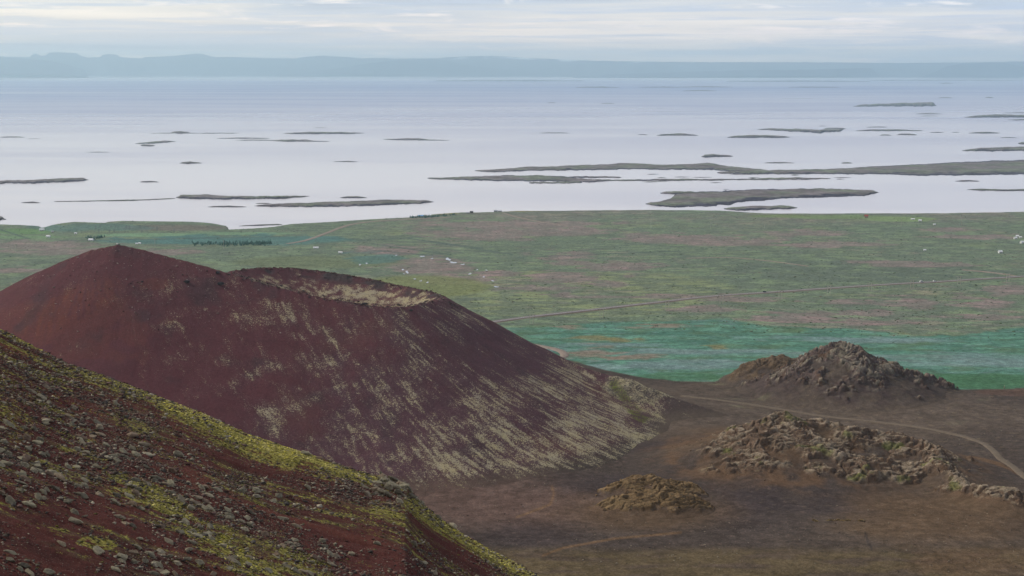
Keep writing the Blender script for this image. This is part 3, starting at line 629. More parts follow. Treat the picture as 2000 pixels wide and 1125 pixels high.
named = [  # px, py, width px, label
 (192, 1079, 30, 'large rounded dark grey boulder with green moss behind it, near the bottom left'),
 (258, 1027, 19, 'upright pale wedge-shaped rock, right one of the pair standing on red scoria'),
 (242, 1020, 16, 'pale rock leaning on its taller neighbour, left one of the pair on red scoria'),
 (165, 970, 15, 'single pale pointed stone alone on dark red scoria left of centre'),
 (334, 944, 22, 'rounded grey boulder at the right end of a short row of rocks'),
 (252, 949, 19, 'grey block at the left end of a short row of rocks'),
 (305, 934, 24, 'broad dark block in the middle of a short row of rocks'),
 (258, 849, 26, 'flat greenish grey slab on the upper slope above the moss streaks'),
 (281, 867, 20, 'dark slab just below right of the flat greenish slab'),
 (403, 1043, 24, 'smooth dark oval boulder beside a yellow moss streak'),
 (501, 958, 21, 'flat pale slab on bare red scoria below the bright moss patch'),
 (601, 954, 18, 'oval pale stone to the right of the flat pale slab'),
 (52, 894, 26, 'big grey angular block near the left edge at mid height of the slope'),
 (18, 826, 26, 'large grey boulder set in yellow moss at the left edge'),
 (336, 919, 22, 'long narrow pale slab pointing down the slope'),
 (284, 912, 16, 'pale blunt stone above the short row of rocks'),
 (261, 1075, 20, 'flat light stone right of the large rounded dark boulder'),
 (227, 1114, 19, 'light grey stone at the very bottom below the large rounded boulder'),
 (50, 1107, 27, 'broad light grey block at the bottom left corner'),
 (21, 1091, 22, 'light slab above the broad block in the bottom left corner'),
 (585, 1073, 17, 'dark blunt boulder low on the slope among small scree'),
 (428, 814, 12, 'small grey block standing on the skyline of the near slope'),
 (597, 871, 17, 'black jagged rock on the mossy crest of the near slope'),
 (624, 881, 15, 'black rounded rock on the mossy crest just right of the jagged one'),
 (482, 1075, 13, 'small upright pale stone near the bottom centre of the slope'),
 (348, 887, 22, 'grey slab among rubble above the long narrow slab'),
 (131, 698, 9, 'little pale stone perched on the skyline near the left'),
 (227, 789, 14, 'pale stone on red scoria high on the slope'),
 (82, 775, 26, 'large flat grey boulder among yellow moss high on the left'),
 (145, 1000, 22, 'dull grey stone on bare scoria below the single pointed stone'),
 (742, 962, 24, 'broad light block at the lower left of the rock pile on the crest'),
 (770, 934, 26, 'large flat slab capping the rock pile on the crest'),
 (788, 951, 22, 'dark shaded block under the capping slab of the rock pile'),
 (781, 978, 20, 'squarish pale block at the lower edge of the rock pile'),
 (676, 951, 16, 'pale wedge stone a little left of the rock pile'),
 (803, 966, 22, 'rounded block at the right end of the rock pile'),
 (799, 942, 18, 'upright block on the right shoulder of the rock pile'),
 (769, 948, 12, 'small reddish stone wedged in the heart of the rock pile'),
 (750, 945, 15, 'grey stone at the upper left of the rock pile'),
 (883, 1023, 22, 'long flat boulder on the crest below the rock pile beside green moss'),
 (857, 999, 19, 'rough grey boulder on the crest between the rock pile and the long flat boulder'),
 (718, 964, 18, 'slanting slab left of the broad light block of the rock pile'),
 (761, 984, 13, 'small tan stone below the rock pile'),
 (684, 891, 14, 'dark stone on the mossy skyline left of the rock pile'),
 (701, 928, 12, 'dark stone in moss between the skyline and the rock pile'),
 (715, 951, 13, 'dark stone touching the slanting slab left of the rock pile'),
 (825, 978, 15, 'brownish stone just down the crest from the rock pile'),
 (863, 1024, 14, 'small slab touching the left end of the long flat boulder'),
 (698, 979, 9, 'tiny pale stone below left of the rock pile')]
def put_rock(x, y, z, s, label, group, i, sink=.12):
    o = bpy.data.objects.new('boulder', protos[i % len(protos)]); scene.collection.objects.link(o)
    o.location = (x, y, z+s*sink); o.scale = (s, s*random.uniform(.8, 1.0), s*random.uniform(.8, 1.15))
    o.rotation_euler = (random.gauss(.1, .2), .42+random.gauss(0, .2), random.gauss(0, .5)); tag(o, label, 'boulder', group); return o
taken = []
SHORT = {(192, 1079): 'large rounded dark boulder near the bottom left', (165, 970): 'lone pale pointed stone left of centre', (334, 944): 'rounded boulder ending the short rock row', (252, 949): 'grey block starting the short rock row',
 (258, 849): 'flat greenish slab on the upper slope', (403, 1043): 'smooth dark oval boulder by the moss streak', (501, 958): 'flat pale slab on bare scoria', (601, 954): 'oval pale stone below the moss patch', (52, 894): 'big angular block by the left edge', (18, 826): 'mossy grey boulder at the left edge',
 (336, 919): 'long narrow pale slab', (50, 1107): 'broad light block in the bottom left corner', (585, 1073): 'dark blunt boulder low on the slope', (428, 814): 'small block on the skyline', (597, 871): 'black jagged rock on the mossy crest', (482, 1075): 'small upright pale stone near the bottom',
 (227, 789): 'pale stone high on the slope', (82, 775): 'large flat mossy boulder high on the left', (145, 1000): 'dull grey stone on bare scoria', (131, 698): 'little pale stone on the left skyline', (258, 1027): 'upright wedge rock of the pair',
 (742, 962): 'broad light block of the pile', (770, 934): 'slab capping the rock pile', (781, 978): 'squarish pale block of the pile', (676, 951): 'pale wedge stone left of the pile', (803, 966): 'rounded block ending the pile', (883, 1023): 'long flat boulder on the lower crest', (857, 999): 'rough grey boulder on the lower crest', (718, 964): 'slanting slab of the pile', (684, 891): 'dark stone on the mossy skyline'}
used_ = {}; ORD = ['Nearest', 'Second', 'Third', 'Fourth', 'Fifth', 'Sixth', 'Seventh', 'Eighth', 'Ninth', 'Tenth', 'Eleventh', 'Twelfth']
pend = []
def where(o, a, b_): pend.append((o, float(a), float(b_)))
def resolve():
    buck = {}
    for o, a, b_ in pend:
        k = min(SHORT, key=lambda q: (q[0]-a)**2+(q[1]-b_)**2); ang = int(round(math.degrees(math.atan2(k[1]-b_, a-k[0]))/45)) % 8
        buck.setdefault((k, ang), []).append((math.hypot(k[0]-a, k[1]-b_), o))
    for (k, ang), L_ in buck.items():
        L_.sort(key=lambda t: t[0]); dr_ = ['right of', 'above right of', 'above', 'above left of', 'left of', 'below left of', 'below', 'below right of'][ang]
        for i_, (d_, o) in enumerate(L_): o['label'] = (ORD[min(i_, 11)]+' larger stone '+dr_+' the '+SHORT[k]).lower()
for i, (px, py, wpx, lab) in enumerate(named):
    x, y, z = slope_hit(px, py+wpx*.25); put_rock(x, y, z, wpx*y/FPX*1.0, lab, None, i, .16); taken.append((px, py, wpx))
# scattered rocks: density follows the rubble bands seen on the slope
def dens_rock(px, py, X, Y):
    sa = X*fx+Y*fy; sb = -X*fy+Y*fx
    d = .30+.8*fbm(sa*.3, sb, 3.5, 3, 531)+.6*fbm(X, Y, 10, 3, 533)
    d = d+.5*ell(px, py, 120, 820, 200, 130)+.45*seg(px, py, [(170, 900), (330, 940), (480, 940)], 50)+.5*seg(px, py, [(350, 1000), (560, 1060), (650, 1090)], 50)+.5*seg(px, py, [(660, 955), (740, 955), (800, 975), (850, 1015)], 26)
    d = d-.5*ell(px, py, 150, 1040, 140, 60)-.45*ell(px, py, 400, 925, 50, 25)-.5*ell(px, py, 520, 900, 120, 30)-.3*ell(px, py, 700, 1050, 130, 60)
    return np.clip(d, .03, 1.2)
n = 250000
sy_ = np.sqrt(RNG.uniform(60**2, 150**2, n)); sxp = RNG.uniform(-80, 1120, n); sx_ = (sxp-1000)/FPX*sy_
zz_ = Zs(sx_, sy_); rpx, rpy = toP(sx_, sy_, zz_)
ok = (RNG.rand(n) < dens_rock(rpx, rpy, sx_, sy_)*.8) & (rpx > -40) & (rpx < 1110) & (rpy < 1150)
sx_, sy_, zz_, rpx, rpy = sx_[ok], sy_[ok], zz_[ok], rpx[ok], rpy[ok]; n = len(sx_)
size = 0.072*(1-RNG.rand(n))**(-1/2.0); big = size > .66; size[big] = RNG.uniform(.15, .66, big.sum())
zz_ = zz_+sdetail(sx_, sy_)
app = size/sy_*((sy_ < 143) & (rpx > 0) & (rpx < 1070) & (rpy < 1122)); order = np.argsort(-app)
npile = 46; nb = 300-len(named)-npile
for k in range(npile):
    t_ = random.random(); a_ = 700+150*random.betavariate(2.2, 2.6); b_ = np.interp(a_, [700, 742, 770, 800, 850], [950, 950, 948, 962, 1006])+random.gauss(2, 11)
    x_, y_, z_ = slope_hit(a_, max(b_, np.interp(a_, SIL[:, 0], SIL[:, 1])+3)); sz_ = random.uniform(.35, 1.0)*(1.15 if 735 < a_ < 812 else .7)
    o_p = put_rock(x_, y_, z_+random.random()*.35*(735 < a_ < 812), sz_, 'x', 'blocks of the rock pile on the crest', k, .12); where(o_p, a_, b_)
zone_lab = [
 (lambda a, b_: a < 200 and b_ < 850, 'grey-green angular stone among yellow moss streaks on the upper left slope'),
 (lambda a, b_: a < 200 and b_ < 1000, 'grey angular stone in the rubble along the left edge of the slope'),
 (lambda a, b_: a < 200, 'grey stone scattered on dark red scoria in the bottom left corner'),
 (lambda a, b_: a < 430 and b_ < 900, 'grey stone in the rubble bands below the upper skyline'),
 (lambda a, b_: a < 430 and b_ < 1010, 'grey stone in the rubble belt across the middle of the slope'),
 (lambda a, b_: a < 430, 'grey stone on the lower slope beside the yellow moss streak'),
 (lambda a, b_: a < 680 and b_ < 960, 'stone near the bright yellow moss patch below the crest'),
 (lambda a, b_: a < 680 and b_ < 1040, 'pale stone on red scoria between the moss patch and the bottom'),
 (lambda a, b_: a < 680, 'stone in the scree at the bottom centre of the near slope'),
 (lambda a, b_: b_ < 1010, 'stone in or around the rock pile on the crest'),
 (lambda a, b_: True, 'stone on the lowest part of the crest right of the rock pile')]
for k, i in enumerate(order[:nb]):
    lab = next(l for f, l in zone_lab if f(rpx[i], rpy[i]))
    where(put_rock(sx_[i], sy_[i], zz_[i], size[i]*1.15, lab, 'stones lying on the near scoria slope', k, .10), rpx[i], rpy[i])
resolve(); rest = order[nb:]
pal = np.array([(.07, .06, .05), (.165, .145, .11), (.25, .225, .17), (.075, .045, .04), (.12, .08, .07), (.06, .055, .05)])
rc = pal[RNG.randint(0, len(pal), len(rest))]*RNG.uniform(.7, 1.2, (len(rest), 1))
scatter('scree', np.stack([sx_, sy_, zz_], 1)[rest], size[rest], rc, M_scree, .08, .8, 'small grey and rust coloured stones strewn over the near slope', 'scree')
# cushions of moss
n = 60000
my = np.sqrt(RNG.uniform(60**2, 150**2, n)); mpx = RNG.uniform(-40, 1110, n); mx = (mpx-1000)/FPX*my; mz = Zs(mx, my)+sdetail(mx, my)
ax_, ay_ = toP(mx, my, mz); mm, _, _ = moss_near(mx, my, ax_, ay_); okm = (mm+.25*RNG.randn(n) > .18)
mx, my, mz, mm = mx[okm], my[okm], mz[okm], mm[okm]; n = len(mx)
bri = ss(mm, .15, .75)[:, None]; mcol = (np.array((.12, .11, .035))*(1-bri)+np.array((.42, .37, .085))*bri)*RNG.uniform(.5, 1.3, (n, 1)); mcol[:, 2] *= RNG.uniform(.6, 2, n)
M_cush = terrain_mat('moss_cushion', (6.0,), (.3,), 14.0, .04)
scatter('moss', np.stack([mx, my, mz], 1), RNG.uniform(.12, .42, n), mcol, M_cush, .0, .45, 'yellow-green moss cushions growing in streaks down the near slope', 'moss')
scatter('lava_blocks', np.vstack([b[0] for b in BLK]), np.concatenate([b[1] for b in BLK]), np.vstack([b[2] for b in BLK]), M_scree, .1, .8, 'broken lava blocks lying on and around the rocky hills', 'lava blocks')
# stones on the cone, on the rims and on the valley floor
def cone_stones(n, fpx, s0, s1, name, lab, colr, fn=None):
    xs = []; 
    while len(xs) < n:
        a, b_ = fpx()
        for D in np.arange(1000, 1500, 2.0):
            p = P(a, b_, D)
            if CONE[0][0]+2 < p[0] < CONE[0][-1]-2 and p[2] < cone_z(p[0], D): xs.append((p[0], D, cone_z(p[0], D))); break
        else: 
            if random.random() < .02: xs.append((-300, 1350, 150))
    xs = np.array(xs); sz = np.clip(s0*(1-RNG.rand(len(xs)))**(-1/2.5), s0, s1)
    cc_ = np.array(colr)[RNG.randint(0, len(colr), len(xs))]*RNG.uniform(.7, 1.2, (len(xs), 1))
    return scatter(name, xs, sz, cc_, M_scree, .15, .9, lab, 'stones')
cone_stones(1500, lambda: (random.gauss(260, 170), random.gauss(540, 55)), .45, 2.2, 'cinder_stones', 'scattered pale and dark stones on the upper red flank of the cone', [(.20, .16, .14), (.28, .25, .22), (.04, .03, .035), (.10, .06, .055)])
cone_stones(900, lambda: (lambda t: (t, np.interp(t, [440, 520, 650, 720, 800, 860, 900], [529, 552, 582, 592, 597, 582, 600])+abs(random.gauss(2, 4))))(random.uniform(440, 900)), .7, 2.6, 'rim_stones', 'rough dark lava stones lining the near rim of the crater', [(.05, .035, .035), (.09, .06, .055), (.13, .10, .09), (.04, .035, .04)])
cone_stones(700, lambda: (lambda t: (t, np.interp(t, [450, 505, 560, 620, 700, 780, 840, 870], [527, 521, 521, 527, 539, 556, 568, 578])+abs(random.gauss(1.5, 4))))(random.uniform(455, 870)), .7, 2.4, 'rim_stones', 'rough reddish lava stones lining the far rim of the crater', [(.06, .035, .035), (.10, .06, .055), (.13, .10, .09)])
n = 15000; a = RNG.uniform(820, 2020, n); b_ = RNG.uniform(800, 1125, n); vx, vy = ground_pt(a, b_)
okv = fbm(vx, vy, 50, 3, 601) > -.1; vx, vy = vx[okv], vy[okv]
scatter('valley_stones', np.stack([vx, vy, Zg(vx, vy)], 1), np.clip(.3*(1-RNG.rand(len(vx)))**(-1/2.6), .3, 1.6), np.array([(.16, .12, .09), (.05, .04, .04), (.2, .17, .13)])[RNG.randint(0, 3, len(vx))], M_scree, .1, .8, 'small stones dotted over the cinder floor of the valley', 'stones')
def cone_rock(px, py, D, s, mat, lab, cat='rock', i=0):
    p = P(px, py, D); z = cone_z(p[0], D); me = protos[i].copy(); me.materials.clear(); me.materials.append(mat)
    o = bpy.data.objects.new('lava_rock', me); scene.collection.objects.link(o); o.location = (p[0], D, z+s*.3); o.scale = (s, s*.9, s*1.25); tag(o, lab, cat); return o
cone_rock(713, 590, 1262, 4.6, M_black, 'black lava rock standing on the near rim of the crater', i=3)
cone_rock(803, 599, 1266, 3.6, M_black, 'low black lava rock near the right end of the near crater rim', i=5)
cone_rock(364, 547, 1262, 4.6, M_black, 'dark grey rock on the flank, leftmost of three below the summit ridge', i=6)
cone_rock(425, 541, 1280, 5.0, M_black, 'dark grey rock outcrop just under the ridge left of the crater', i=7)
cone_rock(431, 553, 1268, 4.6, M_black, 'dark grey rock below the outcrop left of the crater', i=8)
cone_rock(277, 537, 1255, 2.4, M_black, 'single dark stone below the summit of the red cone', i=9)
# white summit marker: boulder painted pale with a dark stone beside it
sp_ = P(228.5, 474, 1301); zt = cone_z(sp_[0], 1301)
me = protos[1].copy(); me.materials.clear(); me.materials.append(M_white); o = bpy.data.objects.new('summit_stone', me); scene.collection.objects.link(o)
o.location = (sp_[0], 1301, zt+.8); o.scale = (2.0, 1.8, 2.2); tag(o, 'white stone marking the very top of the red cone', 'stone')
me = protos[2].copy(); me.materials.clear(); me.materials.append(M_black); o = bpy.data.objects.new('summit_stone', me); scene.collection.objects.link(o)
o.location = (sp_[0]+1.9, 1300.4, zt+.5); o.scale = (2.2, 1.8, 1.9); tag(o, 'black stone beside the white one on top of the red cone', 'stone')

# low scrub, tussocks and heather clumps over the plain: nobody could count them
n = 26000; a = RNG.uniform(-20, 2020, n); b_ = 418+325*RNG.rand(n)**1.25; vx, vy = ground_pt(a, b_)
okv = (fbm(vx, vy, 60, 5, 57, .6, True)+.5*fbm(vx, vy, 200, 3, 611)+.25*RNG.randn(n) > .12) & (b_ < np.interp(a, [0, 1180, 1300, 1500, 1720, 1940, 2000], [642, 632, 626, 640, 650, 642, 636])+RNG.exponential(12, n)); vx, vy = vx[okv], vy[okv]; n = len(vx)
scatter('scrub', np.stack([vx, vy, Zg(vx, vy)], 1), np.clip(1.1/np.sqrt(RNG.rand(n)+.02), 1.1, 4.5), np.array([(.07, .10, .06), (.09, .13, .065), (.09, .085, .07), (.06, .10, .08), (.15, .12, .10)])[RNG.randint(0, 5, n)]*RNG.uniform(.7, 1.2, (n, 1)), M_scree, .05, .45, 'low dark scrub and heather clumps dotted over the green plain', 'scrub')
# ------------------------------------------------------------------ roads, track
def smooth_path(pts, step):
    pts = np.array(pts, float); n = len(pts); out = []
    for i in range(n-1):
        p0, p1, p2, p3 = pts[max(i-1, 0)], pts[i], pts[i+1], pts[min(i+2, n-1)]
        m = max(2, int(np.linalg.norm(p2-p1)/step))
        for k in range(m):
            t = k/m; out.append(.5*((2*p1)+(-p0+p2)*t+(2*p0-5*p1+4*p2-p3)*t*t+(-p0+3*p1-3*p2+p3)*t**3))
    out.append(pts[-1]); return np.array(out)
def ribbon(name, pix, prof, mat, step=12, zf=None, parent=None, kind='structure', lift=0.0):
    x, y = ground_pt(np.array([p[0] for p in pix]), np.array([p[1] for p in pix])); C = smooth_path(np.stack([x, y], 1), step)
    T = np.gradient(C, axis=0); T /= np.linalg.norm(T, axis=1)[:, None]; Nn = np.stack([-T[:, 1], T[:, 0]], 1)
    zc = Zg(C[:, 0], C[:, 1]); 
    for _ in range(3): zc = np.convolve(np.pad(zc, 2, 'edge'), np.ones(5)/5, 'valid')
    off = np.array([p[0] for p in prof]); hz = np.array([p[1] for p in prof])
    XX = C[:, 0:1]+Nn[:, 0:1]*off; YY = C[:, 1:2]+Nn[:, 1:2]*off; ZZ = zc[:, None]+hz[None]+lift
    me = np_mesh(name, np.stack([XX.ravel(), YY.ravel(), ZZ.ravel()], 1), grid_faces(*XX.shape)[:, ::-1]); o = link(name, me, mat, parent)
    if kind: tag(o, kind=kind)
    return C
road = [(880, 640), (970, 628), (1060, 616), (1200, 600), (1300, 589), (1400, 579), (1550, 568.5), (1700, 558.5), (1850, 549.5), (2000, 540), (2300, 521)]
RC = ribbon('road_verge', road, [(-11, -.8), (-7.5, .55), (7.5, .55), (11, -.8)], M_verge)
ribbon('road', road, [(-4.6, .9), (0, .98), (4.6, .9)], M_asphalt)
ribbon('road_marking', road, [(-.12, 1.0), (.12, 1.0)], M_line)
ribbon('farm_road', [(560, 476), (600, 469), (640, 455), (665, 445), (695, 437), (740, 432), (800, 428), (880, 424)], [(-6, -.3), (-4.5, .7), (4.5, .7), (6, -.3)], M_gravel)
ribbon('farm_road', [(1880, 527), (1920, 530), (1960, 535), (1995, 541)], [(-4, -.3), (-3, .7), (3, .7), (4, -.3)], M_gravel)
ribbon('farm_road', [(1340, 505), (1420, 504), (1500, 510), (1580, 520)], [(-3, -.3), (-2, .6), (2, .6), (3, -.3)], M_gravel)
ribbon('farm_road', [(970, 412), (1010, 424), (1060, 434), (1110, 441)], [(-4, -.3), (-3, .6), (3, .6), (4, -.3)], M_gravel)
ribbon('farm_road', [(1000, 668), (1050, 676), (1085, 683), (1101, 690), (1100, 697), (1080, 702), (1050, 702)], [(-5.5, -.3), (-4, 1.0), (4, 1.0), (5.5, -.3)], M_gravel, 5)
track = [(1330, 778), (1390, 785), (1450, 791), (1520, 799), (1600, 809), (1680, 818), (1760, 829), (1830, 842), (1880, 853), (1920, 868), (1943, 883), (1955, 895), (1975, 908), (2000, 930), (2050, 975)]
ribbon('cinder_track', track, [(-3.3, -.3), (-2.7, .45), (-1.2, .38), (0, .5), (1.2, .38), (2.7, .45), (3.3, -.3)], M_track, 5, lift=.15)

# ------------------------------------------------------------------ ponds that mirror the sky
ponds = [(875, 507, 6, 2.5), (885, 513.5, 7, 2.0), (904, 517, 4, 1.2), (932, 527, 3, .9), (918, 535, 5, 1.0), (945, 541, 3, 1), (962, 549, 4, 1.0), (969, 561, 5, 1.4), (825, 501, 5, 1.4), (844, 505, 3, .9), (774, 499, 3, .9), (787, 527, 4, 1.0), (795, 532, 4, 2.2), (789, 535, 2, .8), (810, 545, 2.5, 1.2), (822, 549, 3, 1.0), (835, 552, 3, 1.2), (703, 518, 3, 1.0), (716, 515, 3, 1.0), (950, 527.5, 3, .8), (619, 484, 4, .9)]
for i, (a, b_, ra, rb) in enumerate(ponds):
    t = np.linspace(0, 2*np.pi, 40, endpoint=False); rr = 1+.35*np.sin(2*t+i)+.22*np.sin(3*t+2*i)+.12*np.sin(7*t+i*3)
    x, y = ground_pt(a+ra*.75*rr*np.cos(t), b_+rb*.8*rr*np.sin(t)); z = float(Zg(x, y).max())+.25
    me = bpy.data.meshes.new('pond'); me.from_pydata([(p, q, z) for p, q in zip(x, y)], [], [tuple(range(40))[::-1]]); tag(link('pond', me, M_pond), kind='structure')

# ------------------------------------------------------------------ islands
def isle_cols(X, Y, z, hm, seed, far):
    n = fbm(X, Y, 160, 4, seed); n_b = fbm(X, Y, 60, 4, seed+3); c = np.zeros(X.shape+(3,))+np.array((.130, .145, .110)); c = mixv(c, (.09, .10, .085), ss(n_b, 0, .4)*.7)
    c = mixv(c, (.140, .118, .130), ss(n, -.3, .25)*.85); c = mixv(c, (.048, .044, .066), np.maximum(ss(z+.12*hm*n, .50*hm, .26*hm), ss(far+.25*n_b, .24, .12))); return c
def island(name, prof, hpx=None, seed=0, frag=0.0):
    """prof: (px, top, bottom) stations of the outline; low land rising out of the water"""
    prof = np.array(prof, float); x0, x1 = prof[0, 0], prof[-1, 0]; L_ = x1-x0
    nu = int(np.clip(L_/1.2, 24, 520)); nv = int(np.clip((prof[:, 2]-prof[:, 1]).max()*2.2, 14, 60))
    u = np.linspace(x0-1, x1+1, nu); v = np.linspace(-.12, 1.12, nv); U, Vv = np.meshgrid(u, v)
    yt = np.interp(U, prof[:, 0], prof[:, 1]); yb = np.interp(U, prof[:, 0], prof[:, 2]); th = np.maximum(yb-yt, .35)
    w1 = fbm(U, U*0+seed*7.7, 26, 5, 40+seed, .62); w2 = fbm(U, U*0+seed*3.1, 18, 5, 90+seed, .62); yt = yt+w1*np.minimum(th*.35, 2.2); yb = yb+w2*np.minimum(th*.30, 2.4); th = np.maximum(yb-yt, .35)
    hp = np.minimum(th*.42, 3.0 if hpx is None else hpx); yback = yt+hp*.75; yfr = np.maximum(yb, yback+.3)
    PYY = lerp(yfr, yback, Vv); X, Y = G(U, PYY, 0.0); hm = hp*Y/FPX
    e = np.minimum(ss(Vv, -.05, .28), ss(Vv, 1.08, .65))
    en = ss(np.minimum(U-x0, x1-U), -1.0, min(10, L_*.12)); s = np.mean(Y)*.03
    nn = fbm(X, Y*.8, s, 5, 700+seed, .65)
    z = hm*(e*(.5+.5*en)*1.15+.62*nn-.06-frag*(.55+nn*1.4))-.30*hm*(1-en)-.25*hm*(1-e)
    z = np.minimum(z, hm*1.0+.1*hm*nn)
    o = grid_obj(name, X, Y, z, M_isle, cols=isle_cols(X, Y, z, hm, 800+seed, Vv), keep=z > -hm.max()*.5-.5, flip=False)
    tag(o, kind='structure'); return o
S = [(0, 48, 266, 268.5), (55, 78, 270.3, 271.5), (295, 390, 259, 260.6), (387, 465, 259, 260.8), (614, 637, 248.6, 249.7), (425, 525, 268.3, 270.8), (462, 540, 272.5, 274.5), (170, 213, 296.3, 297.6),
 (652, 698, 314.2, 316.4), (274, 309, 353, 356), (42, 78, 393.5, 396.5), (407, 480, 401, 404.8), (665, 715, 383, 387), (1055, 1112, 258.3, 260.3), (1246, 1264, 261.8, 263.6), (1284, 1363, 260.2, 265), (1422, 1541, 263, 269.2),
 (1673, 1803, 252, 256), (1693, 1732, 246.8, 248.8), (1719, 1740, 262, 264.7), (1752, 1790, 260.3, 264), (1817, 1842, 257.3, 259.2), (1893, 1953, 257.3, 260.6), (1860, 1873, 257.3, 259), (1790, 1840, 220.5, 223), (1800, 1830, 225.3, 227),
 (1493, 1550, 316, 318.8), (1643, 1664, 316.3, 319.2), (1866, 1912, 351.5, 354.5), (1610, 1650, 249, 251.6), (1600, 1612, 245.3, 246.6), (1955, 1985, 267.5, 269.4), (1960, 2060, 219, 221), (1970, 2060, 232, 235),
 (1125, 1210, 168.8, 171.4), (1246, 1330, 169, 171), (1320, 1430, 168.4, 170.6), (1334, 1400, 175.6, 178), (1420, 1700, 157, 159.6), (850, 1140, 156, 158.6), (1540, 1640, 169, 171), (1834, 1860, 189.8, 191.6), (1925, 1940, 189, 191.2), (1175, 1200, 201, 202.4), (1070, 1085, 199.8, 201), (1700, 2000, 155.5, 157.5), (215, 330, 147.5, 149.5), (1838, 1860, 161.5, 163.4),
 (500, 530, 249+147, 398), (1230, 1290, 262.4, 263.2)][:-1]
for i, (a, b_, c_, d) in enumerate(S): island('island', [(a, (c_+d)/2, d), (a+(b_-a)*.25, c_+.15*(d-c_), d), (a+(b_-a)*.6, c_, d), (b_, (c_+d)/2, d)], seed=i)
BIG = [
 [(333, 259, 260.4), (340, 256.5, 260.6), (352, 255.5, 260.8), (366, 256.3, 260.6), (372, 259, 260.4)],
 [(552, 260, 260.8), (575, 258.3, 262), (600, 257.4, 262), (640, 257.2, 262), (680, 257.8, 261.6), (710, 259, 260.6)],
 [(265, 279.5, 281.5), (290, 276.5, 281), (320, 273.8, 279), (342, 275.4, 277)], [(276, 281.5, 285), (288, 280.8, 286.2), (302, 283, 285)],
 [(530, 273, 275), (555, 272, 277), (600, 272, 277), (612, 274.5, 276.6), (642, 275.5, 276.6)],
 [(750, 271, 272.6), (780, 270.2, 273.8), (818, 269.2, 274), (835, 272, 274.4), (877, 273.4, 274.6)],
 [(352, 317.5, 319.4), (362, 316, 319.8), (372, 314.8, 319.8), (393, 317.5, 319.2)],
 [(-120, 352, 360), (0, 351, 359), (60, 350, 358.5), (120, 347.5, 356), (163, 346, 353.6), (172, 349.5, 352)],
 [(345, 383, 387), (360, 379, 388), (400, 377.5, 389), (430, 381, 390), (500, 382, 389), (560, 381.5, 388), (603, 382, 384)],
 [(103, 392.5, 394.6), (180, 390.5, 393.6), (260, 388.5, 392.6), (310, 387, 390.5), (345, 386.4, 388.4)],
 [(497, 401, 403), (530, 397, 404), (580, 394, 405), (640, 391, 405), (700, 389.5, 404), (760, 386, 401.5), (820, 389, 398), (846, 392, 395.5)],
 [(-60, 424, 436), (0, 420, 431), (4, 422, 429), (11, 427, 430)],
 [(1480, 252, 253.4), (1510, 250, 255), (1560, 251, 258), (1600, 252, 260), (1640, 251.5, 257), (1650, 250, 252)],
 [(1371, 304, 306.6), (1376, 301, 307.2), (1390, 300.5, 307), (1410, 302.3, 307), (1430, 303, 306)],
 [(1885, 227.5, 230), (1910, 224.5, 230.4), (1945, 222, 230), (1980, 224, 229.6), (2060, 224, 229)],
 [(1880, 292.5, 295), (1920, 288, 295.4), (1960, 285.5, 295.6), (2000, 284.5, 295), (2080, 280, 293)], [(1990, 277.5, 282), (2040, 275, 282)],
 [(1890, 369.4, 371), (1920, 368, 372.6), (1970, 369.6, 373), (2060, 368, 373)],
 [(925, 331.5, 334), (960, 329, 337), (1000, 325, 336), (1040, 322, 335), (1090, 321, 334), (1130, 318, 334), (1180, 317.5, 334), (1230, 312.8, 333), (1290, 318, 333), (1340, 316, 334), (1385, 312.5, 334), (1420, 320, 336), (1460, 324, 338), (1500, 330, 340), (1530, 337, 341)],
 [(1400, 334, 339), (1480, 330, 341), (1560, 328, 341), (1640, 325, 341), (1720, 320, 343), (1800, 315, 346), (1900, 309, 346), (2000, 306, 344), (2120, 303, 345)],
 [(832, 346, 349), (880, 344, 352), (940, 339, 355), (1000, 337, 356), (1060, 338, 356), (1110, 341, 357), (1150, 347, 357), (1200, 350, 353)],
 [(1180, 350, 353.5), (1260, 348, 354), (1330, 347, 353.5), (1440, 348, 351.5)], [(1430, 348.5, 352), (1500, 345.5, 352), (1560, 344.5, 351.5), (1625, 347.5, 349.5)],
 [(1030, 353, 358.5), (1080, 353.5, 359), (1140, 353, 358)], [(1100, 343, 348), (1150, 341.5, 348.5), (1215, 344, 347.5)],
 [(1262, 396, 399), (1290, 391, 404), (1310, 385, 407), (1318, 376, 408), (1322, 374, 407), (1370, 369.5, 405), (1430, 368, 402), (1440, 367.5, 397), (1500, 366, 391), (1560, 365, 388), (1640, 365.5, 385.5), (1690, 367, 384), (1715, 373.5, 377)],
 [(468, 440.4, 442), (500, 438.6, 441), (522, 437.2, 440.4), (550, 437, 439.6)],
 [(1415, 405, 409), (1450, 401.5, 412.5), (1490, 400.5, 410), (1530, 400, 409), (1556, 404, 407)], [(1290, 374, 378.5), (1330, 372.5, 380), (1360, 373, 379)]]
FR = {18: .8, 19: .5, 20: .85, 21: 1.0, 22: .9, 23: .9, 24: 1.1, 9: .8, 10: .35}
for i in range(26):
    a_ = random.uniform(1000, 1640); b_ = random.choice([340, 343, 346, 349, 353, 356])+random.uniform(-1, 1); w_ = random.uniform(8, 42)
    if a_ < 1400 or b_ < 352: BIG.append([(a_, b_, b_+.6), (a_+w_*.4, b_-.9, b_+.8), (a_+w_, b_-.2, b_+.5)])
for i, pr in enumerate(BIG): island('island', pr, seed=100+i, frag=FR.get(i, 0.0))
island('island', [(1668, 206, 208.5), (1680, 204, 208.6), (1715, 202, 208), (1755, 200.5, 208), (1790, 200, 208), (1822, 198.4, 208), (1828, 204, 207.6)], hpx=5.5, seed=180)

